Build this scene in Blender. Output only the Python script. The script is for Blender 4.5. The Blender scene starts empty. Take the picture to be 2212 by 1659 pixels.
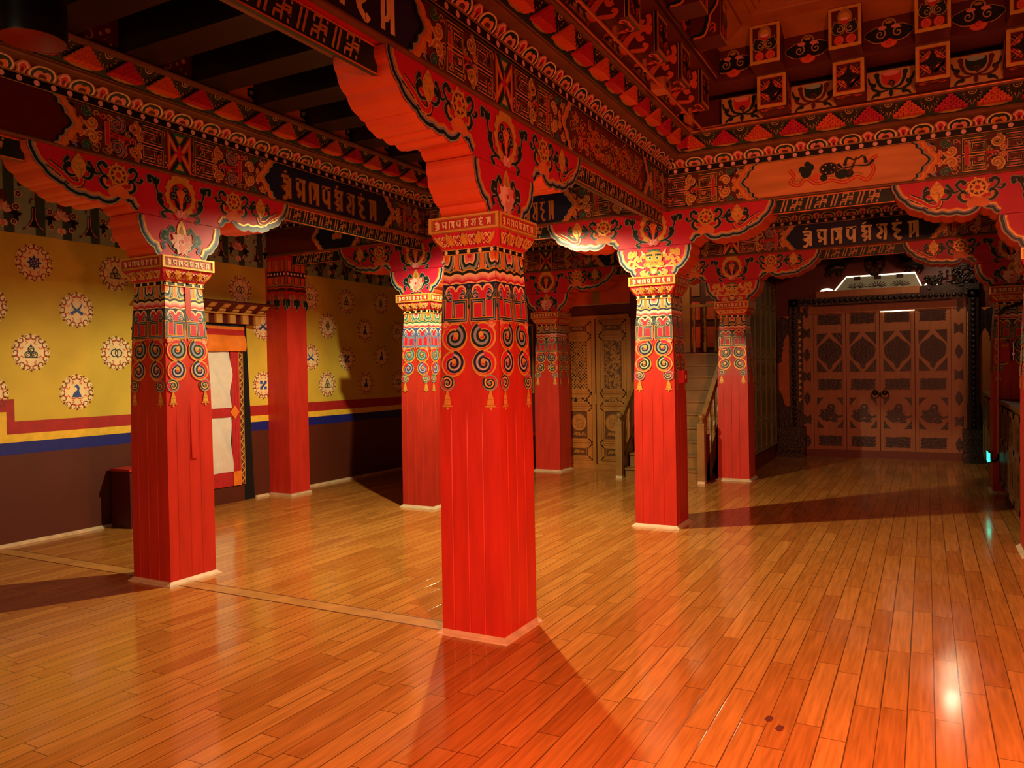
import bpy, bmesh, math, random
from mathutils import Vector, Matrix
random.seed(7)
PI = math.pi; sin = math.sin; cos = math.cos
SC = bpy.context.scene
COL = SC.collection
# ------------------------------------------------------------------ calibration
SX, SY, SC3 = 3.36, 2.73, 3.135          # column grid: depth step, left bay, wide right bay
WY = 5.05                               # left wall plane
BX = 7.17                               # back wall plane
EX = 9.88                               # entrance plane
RY = -3.47                              # right wall plane

# ------------------------------------------------------------------ materials
def lin(h):
    h = h.lstrip('#'); o = []
    for i in (0, 2, 4):
        c = int(h[i:i+2], 16)/255
        o.append(c/12.92 if c <= .04045 else ((c+.055)/1.055)**2.4)
    return (*o, 1)
MATS = {}
def new_mat(name):
    m = bpy.data.materials.new(name); m.use_nodes = True
    nt = m.node_tree; b = nt.nodes['Principled BSDF']
    MATS[name] = m
    return m, nt, b
def paint(name, hexc, rough=.5, var=.12, scale=14, bump=.15, metal=0, spec=.4, stretch=None):
    m, nt, b = new_mat(name)
    tc = nt.nodes.new('ShaderNodeTexCoord'); mp = nt.nodes.new('ShaderNodeMapping')
    nt.links.new(tc.outputs['Object'], mp.inputs[0])
    if stretch: mp.inputs['Scale'].default_value = stretch
    n = nt.nodes.new('ShaderNodeTexNoise'); n.inputs['Scale'].default_value = scale; n.inputs['Detail'].default_value = 5
    nt.links.new(mp.outputs[0], n.inputs['Vector'])
    cr = nt.nodes.new('ShaderNodeValToRGB'); c = lin(hexc)
    cr.color_ramp.elements[0].position = .3; cr.color_ramp.elements[1].position = .72
    cr.color_ramp.elements[0].color = (c[0]*(1-var), c[1]*(1-var), c[2]*(1-var), 1)
    cr.color_ramp.elements[1].color = (min(1, c[0]*(1+var)), min(1, c[1]*(1+var)), min(1, c[2]*(1+var)), 1)
    nt.links.new(n.outputs['Fac'], cr.inputs[0]); nt.links.new(cr.outputs[0], b.inputs['Base Color'])
    b.inputs['Roughness'].default_value = rough; b.inputs['Metallic'].default_value = metal
    b.inputs['Specular IOR Level'].default_value = spec
    if bump:
        bp = nt.nodes.new('ShaderNodeBump'); bp.inputs['Strength'].default_value = bump; bp.inputs['Distance'].default_value = .01
        nt.links.new(n.outputs['Fac'], bp.inputs['Height']); nt.links.new(bp.outputs[0], b.inputs['Normal'])
    return m
def glow(name, hexc, strength):
    m, nt, b = new_mat(name)
    b.inputs['Base Color'].default_value = (0.02, 0.02, 0.02, 1)
    b.inputs['Emission Color'].default_value = lin(hexc); b.inputs['Emission Strength'].default_value = strength
    return m
paint('red', '#b82e20', .42, .14, 5, .25, stretch=(3, 3, .5))
paint('crimson', '#c0203a', .45, .1, 6, .15)
paint('darkred', '#54130d', .5); paint('maroon', '#52200e', .6, .1, 3)
paint('orange', '#d8562a', .5, .12, 4, .5); paint('amber', '#d8792c', .5)
paint('gold', '#dda94a', .36, .14, 20, .2, .25, .5); paint('ochre', '#a87a33', .45, .12, 20)
paint('cream', '#ead39c', .5); paint('white', '#ddd2bd', .6, .06)
paint('pink', '#d67f74', .5); paint('rose', '#e8b3a6', .5)
paint('navy', '#1a2148', .4, .12, 6, .1); paint('blue', '#2b4a93', .45); paint('paleblue', '#8193b4', .5)
paint('green', '#2b6b50', .45); paint('darkgreen', '#14291f', .4); paint('sage', '#8aa08c', .5)
paint('grey', '#8a857c', .5); paint('black', '#0d0b0b', .45, .05); paint('void', '#050404', .9, 0, bump=0)
paint('brown', '#5e2616', .5); paint('olive', '#5a4a22', .5); paint('tan', '#b98a52', .5)
paint('beam_wood', '#74492a', .5, .2, 6, .3, stretch=(1, 1, 1)); paint('joist_wood', '#1e1210', .42, .25, 5, .3)
paint('carved_wood', '#a8702f', .42, .18, 8, .3, stretch=(1, 1, .3)); paint('stair_wood', '#8a6430', .4, .2, 5, .2)
paint('screen_wood', '#6e6338', .42, .2, 8, .3, stretch=(1, 1, .3)); paint('door_wood', '#925b35', .45, .12, 6, .15, stretch=(4, 4, .5))
paint('panel_orange', '#cf8a48', .5, .2, 5, .2, stretch=(1, .4, 3)); paint('medallion_red', '#7a2a18', .6); paint('strip_wood', '#b98242', .35, .2, 6, .2); paint('carved_dark', '#5a3618', .45, .2, 10, .3); paint('dark_carving', '#1a0c07', .4, .3, 30, .6); paint('trim_wood', '#cdb894', .5, .2, 9, .3)
paint('lantern_wood', '#a8602a', .4, .15, 5, .2); paint('yellow_wall', '#ccb03c', .75, .14, 2.2, .25)
paint('stripe_yellow', '#e3bb36', .7); paint('stripe_red', '#a3201c', .6); paint('stripe_blue', '#151f78', .5)
paint('cloth_green', '#8c9c82', .7, .1); paint('cloth_dark', '#34453c', .7, .1); paint('cloth_white', '#d9d2c6', .75, .06, 10, .2)
paint('cloth_red', '#b01f20', .75); paint('cloth_orange', '#e07a1e', .7); paint('cloth_teal', '#17323b', .7)
paint('canopy_tan', '#c79a4a', .6); paint('metal_black', '#0a0a0b', .35, .05, bump=0); paint('lamp_inner', '#8a3a1c', .6, .05, bump=0)
paint('copper_pipe', '#c8703c', .3, .1, 8, .05, .3); paint('plate_red', '#b8121c', .35, .05, bump=0); paint('chrome', '#c8c8c4', .25, .02, bump=0, metal=1)
paint('bronze', '#3d2a14', .35, .2, 20, .3, .7)
glow('bulb', '#ffe2b8', 4); glow('transom_glow', '#fff0c4', 2); glow('slit_glow', '#fff2c8', 6); glow('exit_green', '#22f0c0', 5)

def glass(name):
    m, nt, b = new_mat(name)
    b.inputs['Base Color'].default_value = (.16, .15, .1, 1); b.inputs['Roughness'].default_value = .25
    b.inputs['Transmission Weight'].default_value = .3
    b.inputs['Emission Color'].default_value = lin('#cdbb86'); b.inputs['Emission Strength'].default_value = .1
glass('transom_glass')

def floor_mat():
    m, nt, b = new_mat('floor_planks')
    N = nt.nodes.new; L = nt.links.new
    def math_(op, a=None, c=None, v=None):
        n = N('ShaderNodeMath'); n.operation = op
        if a is not None: L(a, n.inputs[0])
        if c is not None: L(c, n.inputs[1])
        elif v is not None: n.inputs[1].default_value = v
        return n.outputs[0]
    tc = N('ShaderNodeTexCoord'); sp = N('ShaderNodeSeparateXYZ'); L(tc.outputs['Object'], sp.inputs[0])
    X, Y = sp.outputs[0], sp.outputs[1]
    yy = math_('DIVIDE', Y, v=.104); row = math_('FLOOR', yy); fy = math_('FRACT', yy)
    wn = N('ShaderNodeTexWhiteNoise'); wn.noise_dimensions = '1D'; L(row, wn.inputs['W'])
    xs = math_('DIVIDE', X, v=.76); off = math_('MULTIPLY', wn.outputs['Value'], v=7.31)
    xx = math_('ADD', xs, off); colm = math_('FLOOR', xx); fx = math_('FRACT', xx)
    cb = N('ShaderNodeCombineXYZ'); L(row, cb.inputs[0]); L(colm, cb.inputs[1])
    w2 = N('ShaderNodeTexWhiteNoise'); w2.noise_dimensions = '3D'; L(cb.outputs[0], w2.inputs['Vector'])
    cr = N('ShaderNodeValToRGB'); e = cr.color_ramp.elements
    e[0].color = lin('#b06f30'); e[1].color = lin('#c98a42'); e[1].position = 1; e.new(.45).color = lin('#bb7d38')
    L(w2.outputs['Value'], cr.inputs[0])
    mp = N('ShaderNodeMapping'); mp.inputs['Scale'].default_value = (1.6, 26, 1); L(tc.outputs['Object'], mp.inputs[0])
    va = N('ShaderNodeVectorMath'); va.operation = 'ADD'; L(mp.outputs[0], va.inputs[0]); L(w2.outputs['Color'], va.inputs[1])
    gn = N('ShaderNodeTexNoise'); gn.inputs['Scale'].default_value = 2.2; gn.inputs['Detail'].default_value = 6; L(va.outputs[0], gn.inputs['Vector'])
    g2 = N('ShaderNodeValToRGB'); g2.color_ramp.elements[0].color = (.72, .7, .66, 1); g2.color_ramp.elements[1].color = (1.12, 1.1, 1.08, 1)
    g2.color_ramp.elements[0].position = .3; g2.color_ramp.elements[1].position = .7; L(gn.outputs['Fac'], g2.inputs[0])
    mx = N('ShaderNodeMix'); mx.data_type = 'RGBA'; mx.blend_type = 'MULTIPLY'; mx.inputs[0].default_value = 1
    L(cr.outputs[0], mx.inputs[6]); L(g2.outputs[0], mx.inputs[7])
    # seams
    dy = math_('MINIMUM', fy, math_('SUBTRACT', None, fy)); s = dy.node.inputs[1].links[0].from_node; s.inputs[0].default_value = 1
    t1 = N('ShaderNodeMath'); t1.operation = 'SUBTRACT'; t1.inputs[0].default_value = 1; L(fx, t1.inputs[1])
    dx = math_('MINIMUM', fx, t1.outputs[0])
    wv = N('ShaderNodeMath'); wv.operation = 'MULTIPLY_ADD'; L(w2.outputs['Value'], wv.inputs[0]); wv.inputs[1].default_value = .022; wv.inputs[2].default_value = .012
    gy = math_('LESS_THAN', dy, wv.outputs[0]); gx = math_('LESS_THAN', dx, v=.0028); gap = math_('MAXIMUM', gy, gx)
    m2 = N('ShaderNodeMix'); m2.data_type = 'RGBA'; L(math_('MULTIPLY', gap, v=.8), m2.inputs[0]); L(mx.outputs[2], m2.inputs[6]); m2.inputs[7].default_value = lin('#3a1c0a')
    L(m2.outputs[2], b.inputs['Base Color'])
    r2 = N('ShaderNodeTexNoise'); r2.inputs['Scale'].default_value = 1.7; r2.inputs['Detail'].default_value = 4; L(tc.outputs['Object'], r2.inputs['Vector'])
    rr = N('ShaderNodeMapRange'); rr.inputs[1].default_value = .3; rr.inputs[2].default_value = .7; rr.inputs[3].default_value = .08; rr.inputs[4].default_value = .2
    L(r2.outputs['Fac'], rr.inputs[0]); L(rr.outputs[0], b.inputs['Roughness'])
    bp = N('ShaderNodeBump'); bp.inputs['Strength'].default_value = .35; bp.inputs['Distance'].default_value = .002
    hh = N('ShaderNodeMath'); hh.operation = 'MULTIPLY_ADD'; L(gap, hh.inputs[0]); hh.inputs[1].default_value = -1; L(w2.outputs['Value'], hh.inputs[2])
    L(hh.outputs[0], bp.inputs['Height']); L(bp.outputs[0], b.inputs['Normal'])
    b.inputs['Specular IOR Level'].default_value = .5
floor_mat()

# ------------------------------------------------------------------ mesh builder
class MB:
    def __init__(s): s.v = []; s.f = []; s.fm = []; s.mats = []; s.smooth = []
    def mi(s, m):
        if m not in s.mats: s.mats.append(m)
        return s.mats.index(m)
    def face(s, pts, m, sm=False):
        i = len(s.v); s.v += [tuple(p) for p in pts]; s.f.append(tuple(range(i, i+len(pts)))); s.fm.append(s.mi(m)); s.smooth.append(sm)
    def grid(s, rows, m, close=False, sm=True):
        """rows: list of equal length point lists, shared verts"""
        i = len(s.v); n = len(rows[0])
        for r in rows: s.v += [tuple(p) for p in r]
        for a in range(len(rows)-1):
            for b in range(n if close else n-1):
                c = (b+1) % n
                s.f.append((i+a*n+b, i+a*n+c, i+(a+1)*n+c, i+(a+1)*n+b)); s.fm.append(s.mi(m)); s.smooth.append(sm)
    def box(s, x0, x1, y0, y1, z0, z1, m):
        if x0 > x1: x0, x1 = x1, x0
        if y0 > y1: y0, y1 = y1, y0
        if z0 > z1: z0, z1 = z1, z0
        p = [(x0,y0,z0),(x1,y0,z0),(x1,y1,z0),(x0,y1,z0),(x0,y0,z1),(x1,y0,z1),(x1,y1,z1),(x0,y1,z1)]
        i = len(s.v); s.v += p; k = s.mi(m)
        for f in ((0,3,2,1),(4,5,6,7),(0,1,5,4),(1,2,6,5),(2,3,7,6),(3,0,4,7)):
            s.f.append(tuple(i+j for j in f)); s.fm.append(k); s.smooth.append(False)
    def prism(s, poly, fn, d0, d1, m, side=None):
        """extrude 2D poly between depth d0 and d1; fn(u,v,d)->point"""
        n = len(poly)
        s.face([fn(u, v, d0) for u, v in poly][::-1], m); s.face([fn(u, v, d1) for u, v in poly], m)
        for i in range(n):
            a, b = poly[i], poly[(i+1) % n]
            s.face([fn(*a, d0), fn(*b, d0), fn(*b, d1), fn(*a, d1)], side or m)
    def sweep(s, prof, s0, s1, fn, m):
        """open profile [(a,z)] swept along s, fn(s,a,z)"""
        for i in range(len(prof)-1):
            a, b = prof[i], prof[i+1]
            s.face([fn(s0, *a), fn(s1, *a), fn(s1, *b), fn(s0, *b)], m)
    def lathe(s, prof, c, m, n=20, sm=True):
        rows = [[(c[0]+r*cos(2*PI*k/n), c[1]+r*sin(2*PI*k/n), c[2]+z) for k in range(n)] for r, z in prof]
        s.grid(rows, m, True, sm)
    def tube(s, pts, r, m, n=8, sm=True):
        pts = [Vector(p) for p in pts]; rows = []
        for i, p in enumerate(pts):
            t = (pts[min(i+1, len(pts)-1)]-pts[max(i-1, 0)]).normalized()
            a = t.cross(Vector((0, 0, 1)))
            if a.length < .05: a = t.cross(Vector((1, 0, 0)))
            a.normalize(); b = t.cross(a)
            rr = r(i/(len(pts)-1)) if callable(r) else r
            rows.append([p+a*rr*cos(2*PI*k/n)+b*rr*sin(2*PI*k/n) for k in range(n)])
        s.grid(rows, m, True, sm)
        s.face(rows[0], m); s.face(rows[-1], m)
    def ball(s, c, r, m, n=12, sz=1.0):
        s.lathe([(max(1e-4, r*sin(PI*k/8)), -r*sz*cos(PI*k/8)) for k in range(9)], c, m, n)
    def pat(s, P, fn):
        for i, (pts, m, l) in enumerate(P):
            l += (i*5 % 13)*.07                                # keep overlapping strokes from being coplanar
            s.face([fn(u, v, l) for u, v in pts], m)
    def build(s, name, parent=None, loc=None):
        me = bpy.data.meshes.new(name); me.from_pydata(s.v, [], s.f)
        for m in s.mats: me.materials.append(MATS[m])
        me.polygons.foreach_set('material_index', s.fm); me.polygons.foreach_set('use_smooth', s.smooth)
        me.update()
        o = bpy.data.objects.new(name, me); COL.objects.link(o)
        if parent: o.parent = parent
        if loc: o.location = loc
        return o

def tag(o, label=None, cat=None, group=None, kind=None):
    for k, v in (('label', label), ('category', cat), ('group', group), ('kind', kind)):
        if v: o[k] = v
    return o
def thing(name, label, cat, loc=(0, 0, 0), rz=0, group=None, kind=None):
    o = bpy.data.objects.new(name, None); COL.objects.link(o); o.location = loc; o.rotation_euler = (0, 0, rz)
    o.empty_display_size = .1
    return tag(o, label, cat, group, kind)
def put(ob, top, parent=None):
    """copy of ob (mesh) under top"""
    c = ob.copy(); COL.objects.link(c); c.parent = top
    return c

# ------------------------------------------------------------------ 2D pattern kit: lists of (points, material, layer)
LD = .0008
def frame(o, ex, ey, en, ld=LD, base=0):
    o, ex, ey, en = map(Vector, (o, ex, ey, en))
    return lambda u, v, l: o+ex*u+ey*v+en*(base+l*ld)
def poly(P, pts, m, l): P.append((pts, m, l))
def rect(P, x0, z0, x1, z1, m, l): poly(P, [(x0, z0), (x1, z0), (x1, z1), (x0, z1)], m, l)
def disc(P, c, r, m, l, sy=1, n=18): poly(P, [(c[0]+r*cos(2*PI*k/n), c[1]+r*sy*sin(2*PI*k/n)) for k in range(n)], m, l)
def normals(pts, closed=False):
    out = []; n = len(pts)
    for i in range(n):
        a = pts[(i-1) % n] if closed else pts[max(i-1, 0)]; b = pts[(i+1) % n] if closed else pts[min(i+1, n-1)]
        dx, dy = b[0]-a[0], b[1]-a[1]; L = math.hypot(dx, dy) or 1
        p = pts[i]
        # miter
        d1 = (p[0]-a[0], p[1]-a[1]); d2 = (b[0]-p[0], b[1]-p[1]); l1 = math.hypot(*d1) or 1; l2 = math.hypot(*d2) or 1
        c = (d1[0]*d2[0]+d1[1]*d2[1])/(l1*l2) if (i not in (0, n-1) or closed) else 1
        k = 1/max(.5, math.sqrt(max(0.0, (1+c)/2)))
        out.append((-dy/L*k, dx/L*k))
    return out
def stroke(P, pts, w, m, l, closed=False):
    n = len(pts); nr = normals(pts, closed); A = []; B = []
    for i, p in enumerate(pts):
        ww = (w(i/(n-1)) if callable(w) else w)/2
        A.append((p[0]+nr[i][0]*ww, p[1]+nr[i][1]*ww)); B.append((p[0]-nr[i][0]*ww, p[1]-nr[i][1]*ww))
    for i in range(n if closed else n-1):
        j = (i+1) % n
        P.append(([A[i], A[j], B[j], B[i]], m, l))
def bands(P, pts, ws, l, closed=False):
    for k, (w, m) in enumerate(ws): stroke(P, pts, w, m, l+k, closed)
def offset(pts, d):
    nr = normals(pts); return [(p[0]+n[0]*d, p[1]+n[1]*d) for p, n in zip(pts, nr)]
def arc(c, r, a0, a1, n=12, sy=1):
    return [(c[0]+r*cos(a0+(a1-a0)*k/n), c[1]+r*sy*sin(a0+(a1-a0)*k/n)) for k in range(n+1)]
def spiral_pts(c, R, r0, a0, turns, sx=1, n=26):
    o = []
    for k in range(n+1):
        t = k/n; r = R+(r0-R)*t; a = a0+2*PI*turns*t
        o.append((c[0]+r*cos(a)*sx, c[1]+r*sin(a)))
    return o
def smooth(pts, n=5):
    """catmull-rom"""
    out = []
    for i in range(len(pts)-1):
        p0, p1, p2, p3 = pts[max(i-1, 0)], pts[i], pts[i+1], pts[min(i+2, len(pts)-1)]
        for k in range(n):
            t = k/n
            out.append(tuple(.5*(2*b+(-a+c)*t+(2*a-5*b+4*c-d)*t*t+(-a+3*b-3*c+d)*t**3) for a, b, c, d in zip(p0, p1, p2, p3)))
    out.append(pts[-1]); return out
def tf(P, dx=0, dy=0, sx=1, sy=None, rot=0, dl=0):
    sy = sx if sy is None else sy; c, s_ = cos(rot), sin(rot)
    return [([(dx+sx*(x*c-y*s_), dy+sy*(x*s_+y*c)) for x, y in pts], m, l+dl) for pts, m, l in P]
def mir(P): return [([(-x, y) for x, y in pts], m, l) for pts, m, l in P]
def recol(P, d): return [(pts, d.get(m, m), l) for pts, m, l in P]

def petal(c, a, L, w, n=6):
    """leaf polygon pointing along angle a"""
    o = []
    for k in range(n+1):
        t = k/n; o.append((L*t, w*sin(PI*t**.8)))
    for k in range(n-1, 0, -1):
        t = k/n; o.append((L*t, -w*sin(PI*t**.8)))
    ca, sa = cos(a), sin(a)
    return [(c[0]+x*ca-y*sa, c[1]+x*sa+y*ca) for x, y in o]
def leaf(P, c, a, L, w, m, mo, l, t=.006):
    poly(P, petal(c, a, L+t*1.5, w+t), mo, l); poly(P, petal(c, a, L, w), m, l+1)
def curl(P, c, R, a0, d, ms, l, turns=1.2):
    """fern-like volute: rim, dark body, light core (materials ms outer->inner)"""
    pts = spiral_pts(c, R*.72, R*.1, a0, turns*d)
    ws = [.62, .46, .26, .1]
    for k, m in enumerate(ms):
        stroke(P, pts, (lambda t, w=ws[k]: R*w*(1.1-.55*t)), m, l+k)
    disc(P, pts[-1], R*.13, ms[-1], l+len(ms), n=10)
def scroll(P, pts, w, m, mo, l, o=.008):
    """tapered acanthus stem with a bulb at its end"""
    q = smooth(pts, 5); w *= 1.4
    stroke(P, q, lambda t: w*(.35+.65*t)+o, mo, l); stroke(P, q, lambda t: w*(.35+.65*t), m, l+1)
    e = q[-1]; disc(P, e, w*.62+o/2, mo, l, n=12); disc(P, e, w*.62, m, l+1, n=12)
# ------------------------------------------------------------------ motifs (metres, centred)
def cloud(P, c, s, m, mo, l):
    pts = []
    for dx, dy, r in ((-.55, 0, .36), (-.22, .22, .34), (.22, .22, .34), (.55, 0, .36)): 
        disc(P, (c[0]+dx*s, c[1]+dy*s), (r+.08)*s, mo, l, n=14)
    for dx, dy, r in ((-.55, 0, .36), (-.22, .22, .34), (.22, .22, .34), (.55, 0, .36), (0, -.05, .3)):
        disc(P, (c[0]+dx*s, c[1]+dy*s), r*s, m, l+1, n=14)
    for d in (-1, 1):
        stroke(P, spiral_pts((c[0]+d*.36*s, c[1]+.02*s), .24*s, .03*s, PI/2, d*1.1, n=16), .06*s, mo, l+2)
def wheel_motif():
    P = []
    for d in (-1, 1):
        scroll(P, [(d*.02, -.055), (d*.075, -.07), (d*.11, -.035), (d*.085, -.005)], .02, 'darkgreen', 'sage', 0)
        scroll(P, [(d*.06, -.02), (d*.1, .01), (d*.125, .05), (d*.1, .075), (d*.08, .06)], .017, 'darkgreen', 'sage', 0)
        scroll(P, [(d*.11, .01), (d*.14, .0), (d*.155, .02)], .014, 'darkgreen', 'sage', 0, .006)
        scroll(P, [(d*.05, -.05), (d*.08, -.05), (d*.088, -.02)], .009, 'amber', 'gold', 2, .004)
    cloud(P, (0, -.085), .07, 'amber', 'pink', 3)
    disc(P, (0, .02), .062, 'gold', 4, n=24); disc(P, (0, .02), .048, 'brown', 5, n=24)
    for k in range(8):
        a = k*PI/4+.2; leaf(P, (0, .02), a, .05, .011, 'gold', 'gold', 6, 0)
        disc(P, (.066*cos(a), .02+.066*sin(a)), .009, 'gold', 4, n=8)
    disc(P, (0, .02), .017, 'red', 8, n=12)
    return P
def conch_motif():
    P = []
    for d in (-1, 1):
        scroll(P, [(d*.01, -.035), (d*.06, -.04), (d*.085, -.005), (d*.06, .02)], .02, 'darkgreen', 'sage', 0)
        scroll(P, [(d*.06, -.005), (d*.085, .03), (d*.065, .055)], .015, 'darkgreen', 'sage', 0, .006)
    o = smooth([(0, .1), (.024, .07), (.044, .035), (.04, -.005), (.012, -.045), (0, -.06)])
    poly(P, o+[(-x, y) for x, y in o[::-1]], 'gold', 3)
    for k in range(3): stroke(P, arc((0, .1-.03*k), .03+.006*k, -2.6, -.5, 8), .004, 'ochre', 4)
    stroke(P, smooth([(.0, .02), (.016, -.01), (.004, -.045)]), .008, 'ochre', 4)
    return P
def jewel_motif():
    P = []
    for d in (-1, 1):
        scroll(P, [(d*.02, -.09), (d*.09, -.085), (d*.14, -.055), (d*.16, -.02), (d*.145, -.0)], .02, 'darkgreen', 'sage', 0)
        scroll(P, [(d*.09, -.085), (d*.14, -.105), (d*.12, -.125)], .015, 'darkgreen', 'sage', 0, .006)
        scroll(P, [(d*.16, .0), (d*.175, .05), (d*.185, .09), (d*.225, .1), (d*.22, .075)], .018, 'darkgreen', 'sage', 0)
        for k in range(3): leaf(P, (d*.175, .055), PI/2+d*(.5-.5*k), .055, .012, 'darkgreen', 'sage', 0, .004)
        leaf(P, (d*.13, -.06), PI/2-d*.3, .05, .014, 'darkgreen', 'sage', 0, .004)
    # flame
    o = []
    for k in range(41):
        a = -PI*.42+ (2*PI-PI*.16)*k/40
        r = .105+.018*abs(sin(k*PI/2.5)); o.append((r*.95*cos(a), .02+r*1.12*sin(a)))
    poly(P, o, 'gold', 3); disc(P, (0, .015), .083, 'red', 4, n=24); 
    for x, y, r in ((-.035, .055, .024), (.035, .055, .024), (-.052, .012, .027), (.052, .012, .027)):
        disc(P, (x, y), r, 'navy', 5, n=16); disc(P, (x, y), r*.62, 'sage', 6, n=14); disc(P, (x, y), r*.46, 'darkgreen', 7, n=12)
    d_ = smooth([(0, .065), (.026, .05), (.03, .028), (.014, 0), (.012, -.06)])
    poly(P, d_+[(-x, y) for x, y in d_[::-1]], 'amber', 8); stroke(P, arc((0, .045), .014, 0, PI*1.6, 10), .005, 'red', 9)
    for d in (-1, 1): poly(P, smooth([(0, -.09), (d*.035, -.05), (d*.045, -.01), (d*.02, -.02), (0, -.06)]), 'navy', 5)
    for k in range(5): leaf(P, (0, -.115), PI/2+(k-2)*.55, .055, .016, 'rose' if k % 2 else 'pink', 'crimson', 9, .003)
    return P
def lotus_motif():
    P = []
    for d in (-1, 1):
        scroll(P, [(d*.02, -.08), (d*.07, -.05), (d*.1, -.01), (d*.14, .0), (d*.13, .035), (d*.11, .03)], .022, 'darkgreen', 'sage', 0)
        scroll(P, [(d*.1, -.01), (d*.1, .04), (d*.075, .075), (d*.06, .06)], .018, 'darkgreen', 'sage', 0)
        scroll(P, [(d*.1, -.02), (d*.14, -.035), (d*.13, -.06)], .014, 'darkgreen', 'paleblue', 0, .006)
        scroll(P, [(d*.015, -.12), (d*.04, -.1), (d*.055, -.11)], .014, 'darkgreen', 'sage', 0)
    poly(P, smooth([(-.035, .03), (-.03, .08), (0, .125), (.03, .08), (.035, .03), (0, .0)]), 'gold', 2)
    poly(P, smooth([(-.02, .03), (-.017, .06), (0, .09), (.017, .06), (.02, .03), (0, .0)]), 'ochre', 3)
    for k, (a, L) in enumerate(((PI*.02, .08), (PI*.98, .08), (PI*.2, .085), (PI*.8, .085), (PI*.36, .07), (PI*.64, .07), (-PI*.15, .07), (PI*1.15, .07), (-PI*.36, .075), (PI*1.36, .075), (-PI*.5, .07))):
        leaf(P, (0, -.02), a, L, .026, 'rose' if k % 2 else 'pink', 'cream', 3+k, .003)
    disc(P, (0, -.015), .02, 'rose', 16, n=12); disc(P, (0, -.01), .012, 'crimson', 17, n=10)
    return P
def lion_motif():
    P = []
    for d in (-1, 1):
        scroll(P, [(d*.1, -.06), (d*.15, -.04), (d*.19, .0), (d*.175, .035), (d*.15, .02)], .02, 'gold', 'cream', 0, .005)
        scroll(P, [(d*.12, .0), (d*.13, .04), (d*.11, .065), (d*.1, .05)], .018, 'gold', 'cream', 0, .005)
        scroll(P, [(d*.15, .05), (d*.19, .07), (d*.235, .1), (d*.25, .06), (d*.225, .055)], .02, 'gold', 'cream', 0, .005)
        scroll(P, [(d*.2, -.0), (d*.235, .02), (d*.25, -.005)], .018, 'gold', 'cream', 0, .005)
        scroll(P, [(d*.08, -.08), (d*.13, -.1), (d*.115, -.125), (d*.1, -.115)], .018, 'gold', 'cream', 0, .005)
        scroll(P, [(d*.05, -.09), (d*.075, -.12), (d*.06, -.135)], .015, 'gold', 'cream', 0, .005)
        for k in range(4): leaf(P, (d*.185, .055), PI/2+d*(.3-.45*k), .06, .014, 'gold', 'ochre', 1, .003)
        scroll(P, [(d*.165, -.05), (d*.2, -.055), (d*.2, -.03)], .016, 'gold', 'cream', 0, .005)
    o = smooth([(0, .1), (.05, .095), (.08, .07), (.085, .03), (.075, .0), (.1, -.02), (.1, -.045), (.06, -.05), (.035, -.075), (.03, -.11), (0, -.125)])
    poly(P, o+[(-x, y) for x, y in o[::-1]], 'gold', 4)
    oo = o+[(-x, y) for x, y in o[::-1]]; stroke(P, oo, .006, 'ochre', 5)
    poly(P, smooth([(-.06, .085), (-.05, .115), (-.02, .108), (0, .12), (.02, .108), (.05, .115), (.06, .085), (0, .1)]), 'green', 5)
    for d in (-1, 1):
        for k in range(4): leaf(P, (d*(.02+.018*k), .05), PI/2+d*(.2-.25*k)*-1, .022, .006, 'darkgreen', 'green', 6, .002)
        disc(P, (d*.038, .032), .019, 'cream', 6, .75, 14); disc(P, (d*.036, .032), .012, 'green', 7, n=10); disc(P, (d*.036, .032), .006, 'black', 8, n=8)
        stroke(P, arc((d*.055, -.028), .028, -.4, 3.4, 10), .008, 'ochre', 6)
        disc(P, (d*.015, -.01), .012, 'amber', 7, n=10); disc(P, (d*.015, -.012), .005, 'brown', 8, n=8)
        poly(P, [(d*.08, .07), (d*.125, .115), (d*.115, .06)], 'cream', 3)
        stroke(P, smooth([(d*.02, -.04), (d*.06, -.06), (d*.13, -.05), (d*.2, -.06)]), .006, 'cream', 6)
    poly(P, smooth([(-.03, -.062), (0, -.052), (.03, -.062), (0, -.07)]), 'brown', 7)
    disc(P, (0, -.1), .02, 'cream', 7, n=12)
    for d in (-1, 1): leaf(P, (d*.03, -.1), -PI/2+d*.9, .04, .012, 'green', 'sage', 3, .002)
    return P
MOT = dict(wheel=wheel_motif(), conch=conch_motif(), jewel=jewel_motif(), lotus=lotus_motif(), lion=lion_motif())

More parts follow.
